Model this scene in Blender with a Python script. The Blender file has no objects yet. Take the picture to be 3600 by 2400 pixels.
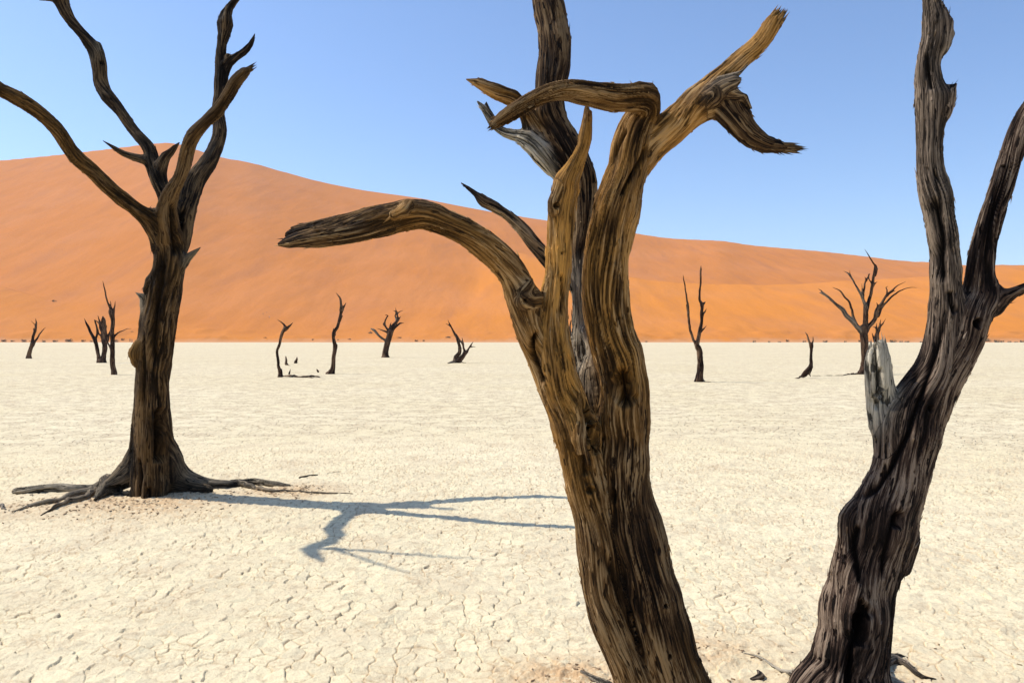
import bpy, math, random
import numpy as np
from mathutils import Vector
R = math.radians
random.seed(7)
S = bpy.context.scene
COL = S.collection
# ------------------------------------------------------------------ camera
F, CX, HY, CAMH = 2800.0, 1800.0, 1192.0, 1.6      # focal length / horizon in photo pixels, eye height
cam = bpy.data.cameras.new('camera'); co = bpy.data.objects.new('camera', cam); COL.objects.link(co)
co.location = (0, 0, CAMH); co.rotation_euler = (R(90), 0, 0)
cam.sensor_width = 36; cam.lens = 28; cam.shift_y = -8/3600; cam.clip_start = 0.05; cam.clip_end = 9000
S.camera = co
# ------------------------------------------------------------------ light
SUNV = Vector((-0.765, 0.19, 1.0)).normalized()
ELEV = math.asin(SUNV.z); AZ = math.atan2(SUNV.x, SUNV.y)
w = bpy.data.worlds.new('World'); S.world = w; w.use_nodes = True
nt = w.node_tree; bg = nt.nodes['Background']
sky = nt.nodes.new('ShaderNodeTexSky'); sky.sky_type = 'NISHITA'; sky.sun_disc = False
sky.sun_elevation = ELEV; sky.sun_rotation = AZ; sky.altitude = 600; sky.air_density = 1.0
sky.dust_density = 1.0; sky.ozone_density = 6.0
nt.links.new(sky.outputs[0], bg.inputs[0]); bg.inputs[1].default_value = 0.15
sl = bpy.data.lights.new('sun', 'SUN'); sl.energy = 3.6; sl.angle = R(0.55); sl.color = (1.0, 0.95, 0.87)
so = bpy.data.objects.new('sun', sl); COL.objects.link(so)
so.rotation_euler = (-SUNV).to_track_quat('-Z', 'Y').to_euler(); so.location = (-30, 10, 40)
S.view_settings.view_transform = 'Standard'; S.view_settings.look = 'None'
S.view_settings.exposure = 0.38; S.view_settings.gamma = 1.0
S.render.engine = 'CYCLES'
S.cycles.max_bounces = 6; S.cycles.volume_bounces = 1

# ------------------------------------------------------------------ helpers
def tag(o, label=None, cat=None, group=None, kind=None):
    if label: o['label'] = label
    if cat: o['category'] = cat
    if group: o['group'] = group
    if kind: o['kind'] = kind
    return o

def _h(ix, iy, iz, seed):
    h = (ix*374761393 + iy*668265263 + iz*2147483647 + seed*974634777) & 0xffffffff
    h = ((h ^ (h >> 13))*1274126177) & 0xffffffff
    h = ((h ^ (h >> 15))*2246822519) & 0xffffffff
    return h ^ (h >> 14)
_G = np.array([[1,1,0],[-1,1,0],[1,-1,0],[-1,-1,0],[1,0,1],[-1,0,1],[1,0,-1],[-1,0,-1],[0,1,1],[0,-1,1],[0,1,-1],[0,-1,-1],[1,1,0],[-1,1,0],[0,-1,1],[0,-1,-1]], float)
def noise(P, seed=0):
    P = np.asarray(P, float); i = np.floor(P).astype(np.int64); f = P - i
    u = f*f*f*(f*(f*6-15)+10); out = np.zeros(len(P))
    for dx in (0, 1):
        wx = u[:, 0] if dx else 1-u[:, 0]
        for dy in (0, 1):
            wy = u[:, 1] if dy else 1-u[:, 1]
            for dz in (0, 1):
                wz = u[:, 2] if dz else 1-u[:, 2]
                g = _G[_h(i[:, 0]+dx, i[:, 1]+dy, i[:, 2]+dz, seed) & 15]
                out += wx*wy*wz*(g[:, 0]*(f[:, 0]-dx)+g[:, 1]*(f[:, 1]-dy)+g[:, 2]*(f[:, 2]-dz))
    return out
def fbm(P, n=3, seed=0):
    a, s = 1.0, 0.0
    for k in range(n):
        s = s + a*noise(P*(2.03**k), seed+k*17); a *= 0.5
    return s
def sstep(a, b, x):
    t = np.clip((x-a)/(b-a), 0, 1); return t*t*(3-2*t)

def make_mesh(name, co_, faces, mat, parent=None, attrs=None, vattrs=None, normals=None, smooth=True):
    """faces: (n,4) or (n,3) int array, or a list of both"""
    me = bpy.data.meshes.new(name)
    fl = faces if isinstance(faces, list) else [faces]
    fl = [f for f in fl if len(f)]
    nv = len(co_); me.vertices.add(nv); me.vertices.foreach_set('co', np.asarray(co_, np.float32).ravel())
    nl = sum(f.size for f in fl); nf = sum(len(f) for f in fl)
    me.loops.add(nl); me.polygons.add(nf)
    me.loops.foreach_set('vertex_index', np.concatenate([f.ravel() for f in fl]).astype(np.int32))
    tot = np.concatenate([np.full(len(f), f.shape[1]) for f in fl])
    st = np.concatenate([[0], np.cumsum(tot)[:-1]])
    me.polygons.foreach_set('loop_start', st.astype(np.int32))
    me.polygons.foreach_set('use_smooth', np.full(nf, smooth))
    me.update(calc_edges=True); me.validate()
    for k, v in (attrs or {}).items():
        a = me.attributes.new(k, 'FLOAT', 'POINT'); a.data.foreach_set('value', np.asarray(v, np.float32))
    for k, v in (vattrs or {}).items():
        a = me.attributes.new(k, 'FLOAT_VECTOR', 'POINT'); a.data.foreach_set('vector', np.asarray(v, np.float32).ravel())
    if normals is not None:
        me.normals_split_custom_set_from_vertices(np.asarray(normals, np.float32))
    me.materials.append(mat)
    o = bpy.data.objects.new(name, me); COL.objects.link(o)
    if parent is not None: o.parent = parent
    return o

# ------------------------------------------------------------------ materials
class NT:
    def __init__(s, name):
        s.m = bpy.data.materials.new(name); s.m.use_nodes = True; s.t = s.m.node_tree
        s.b = s.t.nodes['Principled BSDF']; s.b.inputs['Specular IOR Level'].default_value = 0.25
    def n(s, typ, **kw):
        x = s.t.nodes.new(typ)
        for k, v in kw.items(): setattr(x, k, v)
        return x
    def l(s, a, b): s.t.links.new(a, b)
    def attr(s, name): return s.n('ShaderNodeAttribute', attribute_name=name)
    def val(s, v, sock):
        if hasattr(v, 'links'): s.l(v, sock)
        else: sock.default_value = v
    def math(s, op, a, b=0.0, clamp=False):
        x = s.n('ShaderNodeMath', operation=op); x.use_clamp = clamp
        s.val(a, x.inputs[0]); s.val(b, x.inputs[1]); return x.outputs[0]
    def mix(s, fac, a, b, blend='MIX'):
        x = s.n('ShaderNodeMix', data_type='RGBA', blend_type=blend)
        s.val(fac, x.inputs[0])
        for v, q in ((a, x.inputs[6]), (b, x.inputs[7])):
            if isinstance(v, tuple): q.default_value = (*v, 1)
            else: s.l(v, q)
        return x.outputs[2]
    def ramp(s, v, pts):
        x = s.n('ShaderNodeValToRGB'); s.l(v, x.inputs[0])
        el = x.color_ramp.elements
        while len(el) < len(pts): el.new(0.5)
        for e, (p, c) in zip(el, pts):
            e.position = p; e.color = (*c, 1) if isinstance(c, tuple) else (c, c, c, 1)
        return x.outputs[0]
    def noise(s, vec, scale, detail=3, rough=0.55, dist=0.0):
        x = s.n('ShaderNodeTexNoise'); x.inputs['Scale'].default_value = scale
        x.inputs['Detail'].default_value = detail; x.inputs['Roughness'].default_value = rough
        x.inputs['Distortion'].default_value = dist
        if vec is not None: s.l(vec, x.inputs['Vector'])
        return x.outputs[0]
    def mapv(s, vec, scale, loc=(0, 0, 0)):
        x = s.n('ShaderNodeMapping'); x.inputs['Scale'].default_value = scale; x.inputs['Location'].default_value = loc
        s.l(vec, x.inputs[0]); return x.outputs[0]
    def bump(s, h, dist, strength=1.0):
        x = s.n('ShaderNodeBump'); x.inputs['Distance'].default_value = dist; x.inputs['Strength'].default_value = strength
        s.l(h, x.inputs['Height']); s.l(x.outputs[0], s.b.inputs['Normal'])

def wood_material(name, dark, mid, light, bleach, ochre, k=1.0, fine=True):
    m = NT(name)
    g = m.attr('grain').outputs['Vector']; ridge = m.attr('ridge').outputs['Fac']
    tone = m.attr('tone').outputs['Fac']; och = m.attr('ochre').outputs['Fac']
    st = m.noise(m.mapv(g, (115*k, 115*k, 5*k)), 1.0, 5, 0.85)
    s2 = m.noise(m.mapv(g, (62*k, 62*k, 1.7*k)), 1.0, 3, 0.6, 0.25)
    st2 = m.ramp(m.math('ABSOLUTE', m.math('SUBTRACT', s2, 0.5)), [(0.0, 0.0), (0.035, 0.45), (0.14, 0.8), (0.3, 1.0)])
    big = m.noise(m.mapv(g, (7*k, 7*k, 2.5*k)), 1.0, 3, 0.6)
    chk = m.ramp(m.noise(m.mapv(g, (80*k, 80*k, 14*k)), 1.0, 2, 0.5), [(0.34, 0.0), (0.40, 1.0)])
    v = m.math('ADD', m.math('MULTIPLY', ridge, 0.60), m.math('MULTIPLY', m.math('SUBTRACT', m.math('MULTIPLY', st, 3.0), 1.05), m.ramp(m.noise(m.mapv(g, (9*k, 9*k, 3*k), (3, 5, 1)), 1.0, 2, 0.5), [(0.35, 0.18), (0.62, 0.60)])))
    v = m.math('ADD', v, m.math('MULTIPLY', m.math('SUBTRACT', st2, 0.62), 0.34))
    v = m.math('ADD', v, m.math('MULTIPLY', m.math('SUBTRACT', big, 0.5), 0.5))
    v = m.math('ADD', v, m.math('MULTIPLY', m.math('SUBTRACT', chk, 0.9), 0.38))
    c = m.ramp(v, [(0.26, tuple(x*0.35 for x in dark)), (0.41, dark), (0.57, mid), (0.76, light)])
    cb = m.ramp(v, [(0.26, tuple(x*0.12 for x in bleach)), (0.40, tuple(x*0.5 for x in bleach)), (0.62, bleach), (0.85, tuple(min(1, x*1.25) for x in bleach))])
    c_o = m.ramp(v, [(0.20, tuple(x*0.3 for x in ochre)), (0.5, ochre), (0.85, tuple(min(1, x*1.3) for x in ochre))])
    on = m.math('MULTIPLY', och, m.math('ADD', 0.25, m.math('MULTIPLY', 0.75, m.ramp(m.noise(m.mapv(g, (14*k, 14*k, 3*k)), 1.0, 4, 0.7), [(0.40, 0.0), (0.55, 1.0)]))), True)
    c = m.mix(on, c, c_o); c = m.mix(m.math('MULTIPLY', tone, -1.0, True), c, m.mix(1.0, c, (0.30, 0.27, 0.28), 'MULTIPLY')); c = m.mix(m.math('MAXIMUM', tone, 0.0, True), c, cb)
    m.l(c, m.b.inputs['Base Color']); m.b.inputs['Roughness'].default_value = 0.85; m.b.inputs['Specular IOR Level'].default_value = 0.12
    hh = m.math('ADD', m.math('MULTIPLY', st, 1.1), m.math('MULTIPLY', st2, 0.6)); hh = m.math('ADD', hh, m.math('MULTIPLY', chk, 0.5))
    if fine: m.bump(hh, 0.009/k, 0.9)
    return m.m
M_WOOD = wood_material('weathered_brown_wood', (0.026, 0.013, 0.006), (0.125, 0.069, 0.029), (0.37, 0.245, 0.12), (0.48, 0.42, 0.32), (0.50, 0.245, 0.055))
M_WOODL = wood_material('dark_left_tree_wood', (0.012, 0.007, 0.004), (0.042, 0.025, 0.012), (0.15, 0.096, 0.048), (0.40, 0.33, 0.23), (0.24, 0.125, 0.035), 0.8)
M_WOODR = wood_material('grey_furrowed_wood', (0.018, 0.010, 0.007), (0.080, 0.049, 0.033), (0.27, 0.195, 0.135), (0.56, 0.49, 0.37), (0.26, 0.14, 0.05))
M_FARW = wood_material('far_dark_wood', (0.026, 0.013, 0.008), (0.072, 0.037, 0.021), (0.19, 0.115, 0.066), (0.34, 0.29, 0.22), (0.2, 0.1, 0.04), 0.3, False)

def sand_mat():
    m = NT('orange_dune_sand'); geo = m.n('ShaderNodeNewGeometry').outputs['Position']
    front = m.attr('front').outputs['Fac']; sl_ = m.attr('slopeuv').outputs['Vector']
    streak = m.noise(m.mapv(sl_, (0.045, 0.006, 1)), 1.0, 5, 0.6, 0.5)
    blot = m.noise(geo, 0.012, 4, 0.55)
    fine = m.noise(geo, 0.35, 5, 0.75)
    c = m.mix(front, (0.575, 0.198, 0.036), (0.66, 0.228, 0.027))
    c = m.mix(m.math('MULTIPLY', m.ramp(streak, [(0.50, 0.0), (0.75, 1.0)]), 0.45), c, (0.40, 0.150, 0.062))
    c = m.mix(m.math('MULTIPLY', m.ramp(blot, [(0.42, 0.0), (0.66, 1.0)]), 0.35), c, (0.62, 0.245, 0.085))
    c = m.mix(m.ramp(fine, [(0.64, 0.0), (0.74, 0.35)]), c, (0.34, 0.14, 0.06))
    sp = m.n('ShaderNodeSeparateXYZ'); m.l(geo, sp.inputs[0])
    foot = m.ramp(m.math('ADD', m.math('MULTIPLY', sp.outputs[2], 0.12), m.math('MULTIPLY', m.math('SUBTRACT', m.noise(geo, 0.08, 4, 0.7), 0.5), 0.7)), [(0.05, 1.0), (0.30, 0.0)])
    c = m.mix(m.math('MULTIPLY', foot, 0.65), c, (0.60, 0.31, 0.15))
    m.l(c, m.b.inputs['Base Color']); m.b.inputs['Roughness'].default_value = 0.95; m.b.inputs['Specular IOR Level'].default_value = 0.05
    h = m.math('ADD', m.noise(geo, 0.25, 5, 0.7), m.math('MULTIPLY', streak, 1.5))
    m.bump(h, 0.8, 0.6)
    return m.m
M_SAND = sand_mat()

def pan_mat():
    m = NT('cracked_white_clay'); geo = m.n('ShaderNodeNewGeometry').outputs['Position']
    near = m.attr('near').outputs['Fac']; crack = m.attr('crack').outputs['Fac']; cell = m.attr('cell').outputs['Fac']; dirt = m.attr('dirt').outputs['Fac']
    # far cracks, drawn by the shader where the sheet is too coarse to model them
    vo = m.n('ShaderNodeTexVoronoi', feature='DISTANCE_TO_EDGE'); vo.inputs['Scale'].default_value = 8.5
    dn = m.n('ShaderNodeTexNoise'); dn.inputs['Scale'].default_value = 3.0; m.l(geo, dn.inputs['Vector'])
    mixv = m.n('ShaderNodeMix', data_type='VECTOR'); mixv.inputs[0].default_value = 0.06
    m.l(geo, mixv.inputs[4]); m.l(dn.outputs[1], mixv.inputs[5]); m.l(mixv.outputs[1], vo.inputs['Vector'])
    fc = m.ramp(vo.outputs['Distance'], [(0.0, 1.0), (0.09, 0.0)])
    brk = m.ramp(m.noise(geo, 2.6, 3, 0.6), [(0.40, 0.0), (0.56, 1.0)])
    fc = m.math('MULTIPLY', fc, brk)
    inv = m.math('SUBTRACT', 1.0, near)
    ck = m.math('ADD', m.math('MULTIPLY', crack, near), m.math('MULTIPLY', m.math('MULTIPLY', fc, 0.8), inv), True)
    big = m.noise(geo, 0.16, 4, 0.6); mid = m.noise(geo, 1.3, 4, 0.65); fine = m.noise(geo, 38, 4, 0.75)
    c = m.mix(m.ramp(big, [(0.35, 0.0), (0.65, 1.0)]), (0.77, 0.655, 0.405), (0.83, 0.72, 0.475))
    c = m.mix(m.math('MULTIPLY', m.ramp(mid, [(0.45, 0.0), (0.66, 1.0)]), 0.55), c, (0.60, 0.48, 0.31))
    c = m.mix(m.math('MULTIPLY', cell, 0.30), c, (0.63, 0.52, 0.35))
    c = m.mix(m.math('MULTIPLY', m.ramp(fine, [(0.50, 0.0), (0.68, 1.0)]), 0.5), c, (0.50, 0.37, 0.23))
    grit = m.noise(geo, 7.5, 5, 0.8)
    c = m.mix(m.math('MULTIPLY', m.ramp(grit, [(0.51, 0.0), (0.64, 1.0)]), 0.6), c, (0.50, 0.37, 0.225))
    c = m.mix(m.math('MULTIPLY', ck, 0.7), c, (0.44, 0.30, 0.165))
    dn2 = m.ramp(m.noise(geo, 16, 5, 0.8), [(0.34, 0.0), (0.52, 1.0)])
    c = m.mix(m.math('MULTIPLY', dirt, dn2, True), c, (0.55, 0.36, 0.19))
    m.l(c, m.b.inputs['Base Color']); m.b.inputs['Roughness'].default_value = 0.95; m.b.inputs['Specular IOR Level'].default_value = 0.08
    h = m.math('ADD', m.math('MULTIPLY', fine, 0.25), m.math('MULTIPLY', m.noise(geo, 12, 4, 0.7), 0.5))
    h = m.math('SUBTRACT', h, m.math('MULTIPLY', m.math('MULTIPLY', fc, inv), 0.9))
    m.bump(h, 0.03, 0.75)
    return m.m
M_PAN = pan_mat()

def plain(name, col, rough=0.8, var=0.3, scale=20):
    m = NT(name); geo = m.n('ShaderNodeTexCoord').outputs['Object']
    n_ = m.noise(geo, scale, 4, 0.7)
    m.l(m.mix(m.math('MULTIPLY', n_, var*2, True), col, tuple(x*0.45 for x in col)), m.b.inputs['Base Color'])
    m.b.inputs['Roughness'].default_value = rough
    return m.m
M_SHRUB = plain('dry_shrub_leaf', (0.10, 0.075, 0.035), 0.8, 0.35, 3)
M_SHRUBG = plain('grey_green_shrub_leaf', (0.22, 0.19, 0.10), 0.8, 0.35, 3)
M_CHIP = plain('bark_chip', (0.40, 0.27, 0.155), 0.9, 0.35, 6)

# ------------------------------------------------------------------ dune
def interp(pts, u): 
    a = np.array(pts, float); g = np.arange(-6000, 9600, 6.0); y = np.interp(g, a[:, 0], a[:, 1]); out = y*0; sg = 5.0
    for k, w_ in ((s_, math.exp(-(s_/sg)**2/2)) for s_ in range(-12, 13)): out += w_*np.roll(y, k)
    out /= sum(math.exp(-(s_/sg)**2/2) for s_ in range(-12, 13)); out[:13] = y[:13]; out[-13:] = y[-13:]
    return np.interp(u, g, out)
MAIN = [(-6000, 900), (-3500, 760), (-1800, 660), (-900, 610), (0, 565), (200, 545), (400, 522), (540, 504), (612, 499), (650, 512), (700, 530), (780, 555), (880, 570), (1000, 605), (1150, 645), (1300, 672),
        (1500, 700), (1700, 740), (1920, 775), (2200, 815), (2350, 838), (2450, 843), (2550, 846), (2620, 860), (2750, 872), (2900, 884), (3130, 912), (3260, 922), (3400, 931), (3600, 931), (4200, 925), (5200, 880), (9600, 950)]
RFR = [(-6000, 1300), (800, 1300), (1200, 1120), (1500, 960), (1700, 890), (1820, 883), (1920, 908), (2080, 950), (2240, 978), (2400, 993), (2550, 1000), (2700, 1001), (2900, 990), (3050, 984), (3200, 976), (3300, 965), (3450, 946), (3600, 934), (4000, 920), (5200, 900), (9600, 960)]
RFD = [(-6000, 700), (1500, 800), (1820, 745), (2000, 690), (2240, 630), (2600, 600), (3200, 600), (3600, 620), (5000, 700), (9600, 720)]
LFR = [(-6000, 900), (-2000, 800), (-600, 900), (0, 1000), (170, 1055), (320, 1092), (500, 1122), (700, 1158), (900, 1192), (1100, 1230), (9600, 1300)]
LFD = [(-6000, 640), (0, 520), (500, 455), (900, 410), (9600, 405)]
def dune_z(u, D):
    u = np.asarray(u, float); D = np.asarray(D, float)
    def dune(pc, dc, p, lin, back):
        zc = CAMH + (HY-pc)/F*dc
        t = (D-400.0)/(dc-400.0)
        zf = zc*(lin*np.clip(t, 0, 1)+(1-lin)*np.clip(t, 0, 1)**p)
        zb = zc-(D-dc)*back
        return np.where(t <= 1, zf, zb) + np.where(t < 0, (D-400)*0.15, 0)
    zm = dune(interp(MAIN, u), 1000+60*np.sin(u/900.0), 1.22, 0.10, 0.45)
    zr = dune(interp(RFR, u), interp(RFD, u), 1.1, 0.25, 0.35)
    zl = dune(interp(LFR, u), interp(LFD, u), 1.0, 0.4, 0.3)
    k = 1.1
    mx = np.maximum(np.maximum(zm, zr), zl)
    z = mx + k*np.log(np.exp((zm-mx)/k)+np.exp((zr-mx)/k)+np.exp((zl-mx)/k)) - k*math.log(3)*0.0
    wr = np.exp((zr-mx)/3); wl = np.exp((zl-mx)/3); wm = np.exp((zm-mx)/3)
    fr = (wr+0.6*wl)/(wr+wl+wm)
    z = np.where(D < 400, (D-400)*0.15, z)*1.0
    fade = sstep(400, 412, D)
    return z*fade + np.where(D < 400, (D-400)*0.15, 0)*(1-fade), fr
def build_dunes():
    us = np.concatenate([np.linspace(-3200, -300, 60, endpoint=False), np.arange(-300, 3900, 7.0), np.linspace(3900, 6800, 60)])
    Ds = np.concatenate([np.linspace(392, 430, 20, endpoint=False), np.linspace(430, 1060, 210, endpoint=False), np.linspace(1060, 1400, 12)])
    U, DD = np.meshgrid(us, Ds); u = U.ravel(); d = DD.ravel()
    z, fr = dune_z(u, d)
    x = (u-CX)/F*d
    am = sstep(402, 450, d)*(1-sstep(960, 1000, d)*0.9)
    z = z + am*(1.4*fbm(np.c_[x/70, d/160, x*0], 3, 3) + 0.5*fbm(np.c_[x/16, d/60, x*0], 3, 9))
    z = z + sstep(400, 408, d)*(1-sstep(425, 450, d))*1.6*np.maximum(0, fbm(np.c_[x/18, d/14, x*0], 2, 31))
    n, mcol = len(Ds), len(us)
    i = (np.arange(n-1)[:, None]*mcol+np.arange(mcol-1)[None]).ravel()
    f = np.c_[i, i+1, i+mcol+1, i+mcol]
    o = make_mesh('dunes', np.c_[x, d, z], f, M_SAND, attrs={'front': np.clip(fr, 0, 1)*1.0}, vattrs={'slopeuv': np.c_[x, z*3+d, x*0]})
    tag(o, 'tall orange sand dunes rising behind the white pan', kind='structure')
build_dunes()

# ------------------------------------------------------------------ the clay pan

def ground_dirt(): return [(-3.55, 7.75, 0.95, 0.9), (-2.35, 8.3, 0.5, 0.9), (-4.3, 7.6, 0.7, 0.5), (0.26, 3.75, 0.34, 1.0), (1.02, 4.05, 0.33, 0.7), (1.5, 3.5, 0.6, 0.5), (1.95, 4.0, 0.5, 0.2)]
def vor(P, seed):
    i = np.floor(P).astype(np.int64); best = np.full(len(P), 9.0); sec = np.full(len(P), 9.0); cid = np.zeros(len(P), np.int64); off = np.zeros((len(P), 2))
    for dx in (-1, 0, 1):
        for dy in (-1, 0, 1):
            h = _h(i[:, 0]+dx, i[:, 1]+dy, i[:, 0]*0, seed)
            px = i[:, 0]+dx+0.12+0.76*((h & 0xffff)/65535.0); py = i[:, 1]+dy+0.12+0.76*(((h >> 16) & 0xffff)/65535.0)
            d = np.hypot(P[:, 0]-px, P[:, 1]-py)
            nb = d < best
            sec = np.where(nb, best, np.minimum(sec, d)); cid = np.where(nb, h, cid)
            off[nb] = np.c_[P[:, 0]-px, P[:, 1]-py][nb]; best = np.where(nb, d, best)
    return best, sec-best, cid, off
def ground_height(x, y):
    r = np.hypot(x, y)
    w1 = np.c_[x*5, y*5, x*0]
    wx = noise(w1, 1)*0.045+noise(w1*3, 3)*0.02; wy = noise(w1, 2)*0.045+noise(w1*3, 4)*0.02
    P = np.c_[(x+wx)/0.098, (y+wy)/0.098]
    b, e, cid, off = vor(P, 5)
    br = sstep(-0.22, 0.18, noise(np.c_[x*1.9, y*1.9, x*0], 6))
    c1 = np.exp(-(e/0.075)**2)*(0.15+0.85*br)
    P2 = np.c_[(x+wx*1.5)/0.055, (y+wy*1.5)/0.055]
    b2, e2, cid2, off2 = vor(P2, 8)
    br2 = sstep(0.0, 0.35, noise(np.c_[x*2.6+9, y*2.6, x*0], 7))
    c2 = np.exp(-(e2/0.14)**2)*br2
    tx = ((cid & 255)/255.0-0.5); ty = (((cid >> 8) & 255)/255.0-0.5); tz = ((cid >> 16) & 255)/255.0
    near = 1-sstep(11, 15, r)
    h = -0.0068*c1 - 0.003*c2 + (off[:, 0]*tx+off[:, 1]*ty)*0.022 + off[:, 1]*0.006 + (tz-0.5)*0.005 + 0.005*b*b
    h += 0.010*noise(np.c_[x*1.3, y*1.3, x*0], 11)+0.003*fbm(np.c_[x*14, y*14, x*0], 2, 12)
    h *= near
    dirt = np.zeros(len(x))
    for (dx, dy, rr, s) in ground_dirt():
        g = np.exp(-(((x-dx)/rr)**2+((y-dy)/(rr*0.75))**2)); dirt = np.maximum(dirt, s*g)
        h += 0.03*g*s*near
    rough = dirt*0.012*fbm(np.c_[x*20, y*20, x*0], 3, 14)
    return h+rough*near, np.clip(c1+0.5*c2, 0, 1)*near, tz, near, dirt
def build_ground():
    rs = [0.0, 0.4, 0.8, 1.2, 1.6, 2.0]; r = 2.3
    while r < 16: rs.append(r); r += max(0.0075, r*r/(1.6*800)*0.55)
    while r < 1900: rs.append(r); r *= 1.045
    rs = np.array(rs)
    az = np.concatenate([np.linspace(-180, -40, 40, endpoint=False), np.linspace(-40, -34, 60, endpoint=False), np.linspace(-34, 34, 1500, endpoint=False), np.linspace(34, 40, 60, endpoint=False), np.linspace(40, 180, 41)])
    A = np.radians(az)[None]; X = (rs[:, None]*np.sin(A)).ravel(); Y = (rs[:, None]*np.cos(A)).ravel()
    h, c, cell, near, dirt = ground_height(X, Y)
    n, mc = len(rs), len(az)
    i = (np.arange(n-1)[:, None]*mc+np.arange(mc-1)[None]).ravel()
    f = np.c_[i, i+mc, i+mc+1, i+1]
    o = make_mesh('ground', np.c_[X, Y, h], f, M_PAN, attrs={'crack': c, 'cell': cell, 'near': near, 'dirt': dirt})
    tag(o, 'flat white cracked clay pan stretching to the dunes', kind='structure')
build_ground()

# ------------------------------------------------------------------ wood builder
CR = {'OV': (0, 0, 1.53061), 'C1': (0, 950, .28694), 'C2': (900, 1000, .2551), 'C3': (1250, 1050, .21259), 'C4': (2350, 900, .31888), 'C5': (2700, 850, .35067),
      'A1': (0, 0, .57405), 'A2': (0, 800, .70156), 'A3': (900, 600, .5102), 'A4': (1600, 0, .57395), 'A5': (1700, 600, .63796), 'A6': (1800, 1500, .57398), 'A7': (2900, 0, .76503), 'A8': (2600, 1100, .82919), 'R6': (0, 1600, .55272)}
def unproj(px, py, D): return np.array([(px-CX)/F*D, D, CAMH-(py-HY)/F*D])
def limb_points(crop, pts, D0, marks=None):
    """(x, y, width[, depth offset or 'g' = lying on the ground]) measured on the photo -> world points and radii"""
    ox, oy, s = CR[crop]; out = []
    dd = 0.0
    for p in pts:
        if isinstance(p, str):
            if p in CR: ox, oy, s = CR[p]
            elif marks is not None: marks.append((len(out), p))
            continue
        px, py = ox+p[0]*s, oy+p[1]*s; wpx = p[2]*s
        if len(p) > 3 and p[3] == 'g':
            D = CAMH*F/(py-HY)
            for _ in range(4):
                r = wpx/2/F*D; gh = float(ground_height(np.array([(px-CX)/F*D]), np.array([D]))[0][0]); D = (CAMH-0.6*r-gh)*F/(py-HY)
        else:
            if len(p) > 3: dd = p[3]
            D = D0+dd
        q = unproj(px, py, D); out.append((q[0], q[1], q[2], max(wpx/2/F*D, 0.0012)))
    return np.array(out)
def catmull(P, step):
    if len(P) < 3:
        n = max(2, int(np.linalg.norm(P[1, :3]-P[0, :3])/step)+1); t = np.linspace(0, 1, n)[:, None]; return P[:1]*(1-t)+P[1:]*t
    Q = np.vstack([2*P[0]-P[1], P, 2*P[-1]-P[-2]]); out = []
    for i in range(1, len(Q)-2):
        L = np.linalg.norm(Q[i+1, :3]-Q[i, :3]); n = max(1, int(L/step))
        for k in range(n):
            t = k/n; a, b, c, d = Q[i-1], Q[i], Q[i+1], Q[i+2]
            v = 0.5*((2*b)+(-a+c)*t+(2*a-5*b+4*c-d)*t*t+(-a+3*b-3*c+d)*t**3)
            v[3] = b[3]*(1-t)+c[3]*t; out.append(v)
    out.append(P[-1]); return np.array(out)
class Limb:
    def __init__(s, P4, part, tone=0.0, ochre=0.0, twist=0.6, seed=0, sw=None):
        s.sw = []; s.tones = None; s.ochs = None; s.jag = 0.0
        s.c = P4[:, :3].copy(); s.r = P4[:, 3].copy(); s.part = part; s.tone = tone; s.ochre = ochre; s.twist = twist; s.seed = seed
        T = np.gradient(s.c, axis=0); T /= np.linalg.norm(T, axis=1)[:, None]+1e-12; s.T = T
        N = np.zeros_like(T); a = np.array([0.0, -1.0, 0.12]); a -= T[0]*a.dot(T[0]); a /= np.linalg.norm(a)+1e-9; N[0] = a
        for i in range(1, len(T)):
            a = N[i-1]-T[i]*N[i-1].dot(T[i]); N[i] = a/(np.linalg.norm(a)+1e-9)
        s.N = N; s.B = np.cross(T, N)
        s.v = np.concatenate([[0], np.cumsum(np.linalg.norm(np.diff(s.c, axis=0), axis=1))])
        s.rm = float(np.mean(s.r))
    def eval(s, P, full=False):
        best = np.full(len(P), 1e9); bi = np.zeros(len(P), int); bt = np.zeros(len(P)); SW = np.full(len(P), 1e-30); SV = np.zeros(len(P)); SA = np.zeros(len(P)); SB = np.zeros(len(P)); SR = np.zeros(len(P)); ks = max(0.006, 0.07*s.rm)
        for i in range(len(s.c)-1):
            a = s.c[i]; ab = s.c[i+1]-a; L2 = ab.dot(ab)+1e-12
            t = np.clip((P-a)@ab/L2, 0, 1); q = P-(a+t[:, None]*ab)
            d = np.sqrt((q*q).sum(1))-(s.r[i]*(1-t)+s.r[i+1]*t)
            m = d < best; best[m] = d[m]; bi[m] = i; bt[m] = t[m]
            if full:
                w_ = np.exp(np.clip(-d/ks, -50, 50)); Nn = s.N[i]*(1-t)[:, None]+s.N[i+1]*t[:, None]; Bn = s.B[i]*(1-t)[:, None]+s.B[i+1]*t[:, None]
                SW += w_; SV += w_*(s.v[i]*(1-t)+s.v[i+1]*t); SR += w_*(s.r[i]*(1-t)+s.r[i+1]*t); SA += w_*(q*Nn).sum(1); SB += w_*(q*Bn).sum(1)
        c = s.c[bi]*(1-bt)[:, None]+s.c[bi+1]*bt[:, None]; q = P-c; ln = np.linalg.norm(q, axis=1)+1e-9
        n = q/ln[:, None]
        if not full: return best, n
        N = s.N[bi]*(1-bt)[:, None]+s.N[bi+1]*bt[:, None]; B = s.B[bi]*(1-bt)[:, None]+s.B[bi+1]*bt[:, None]
        th = np.arctan2(SB, SA); v = SV/SW; r = SR/SW
        return best, n, th, v, r, s.T[bi]
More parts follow.
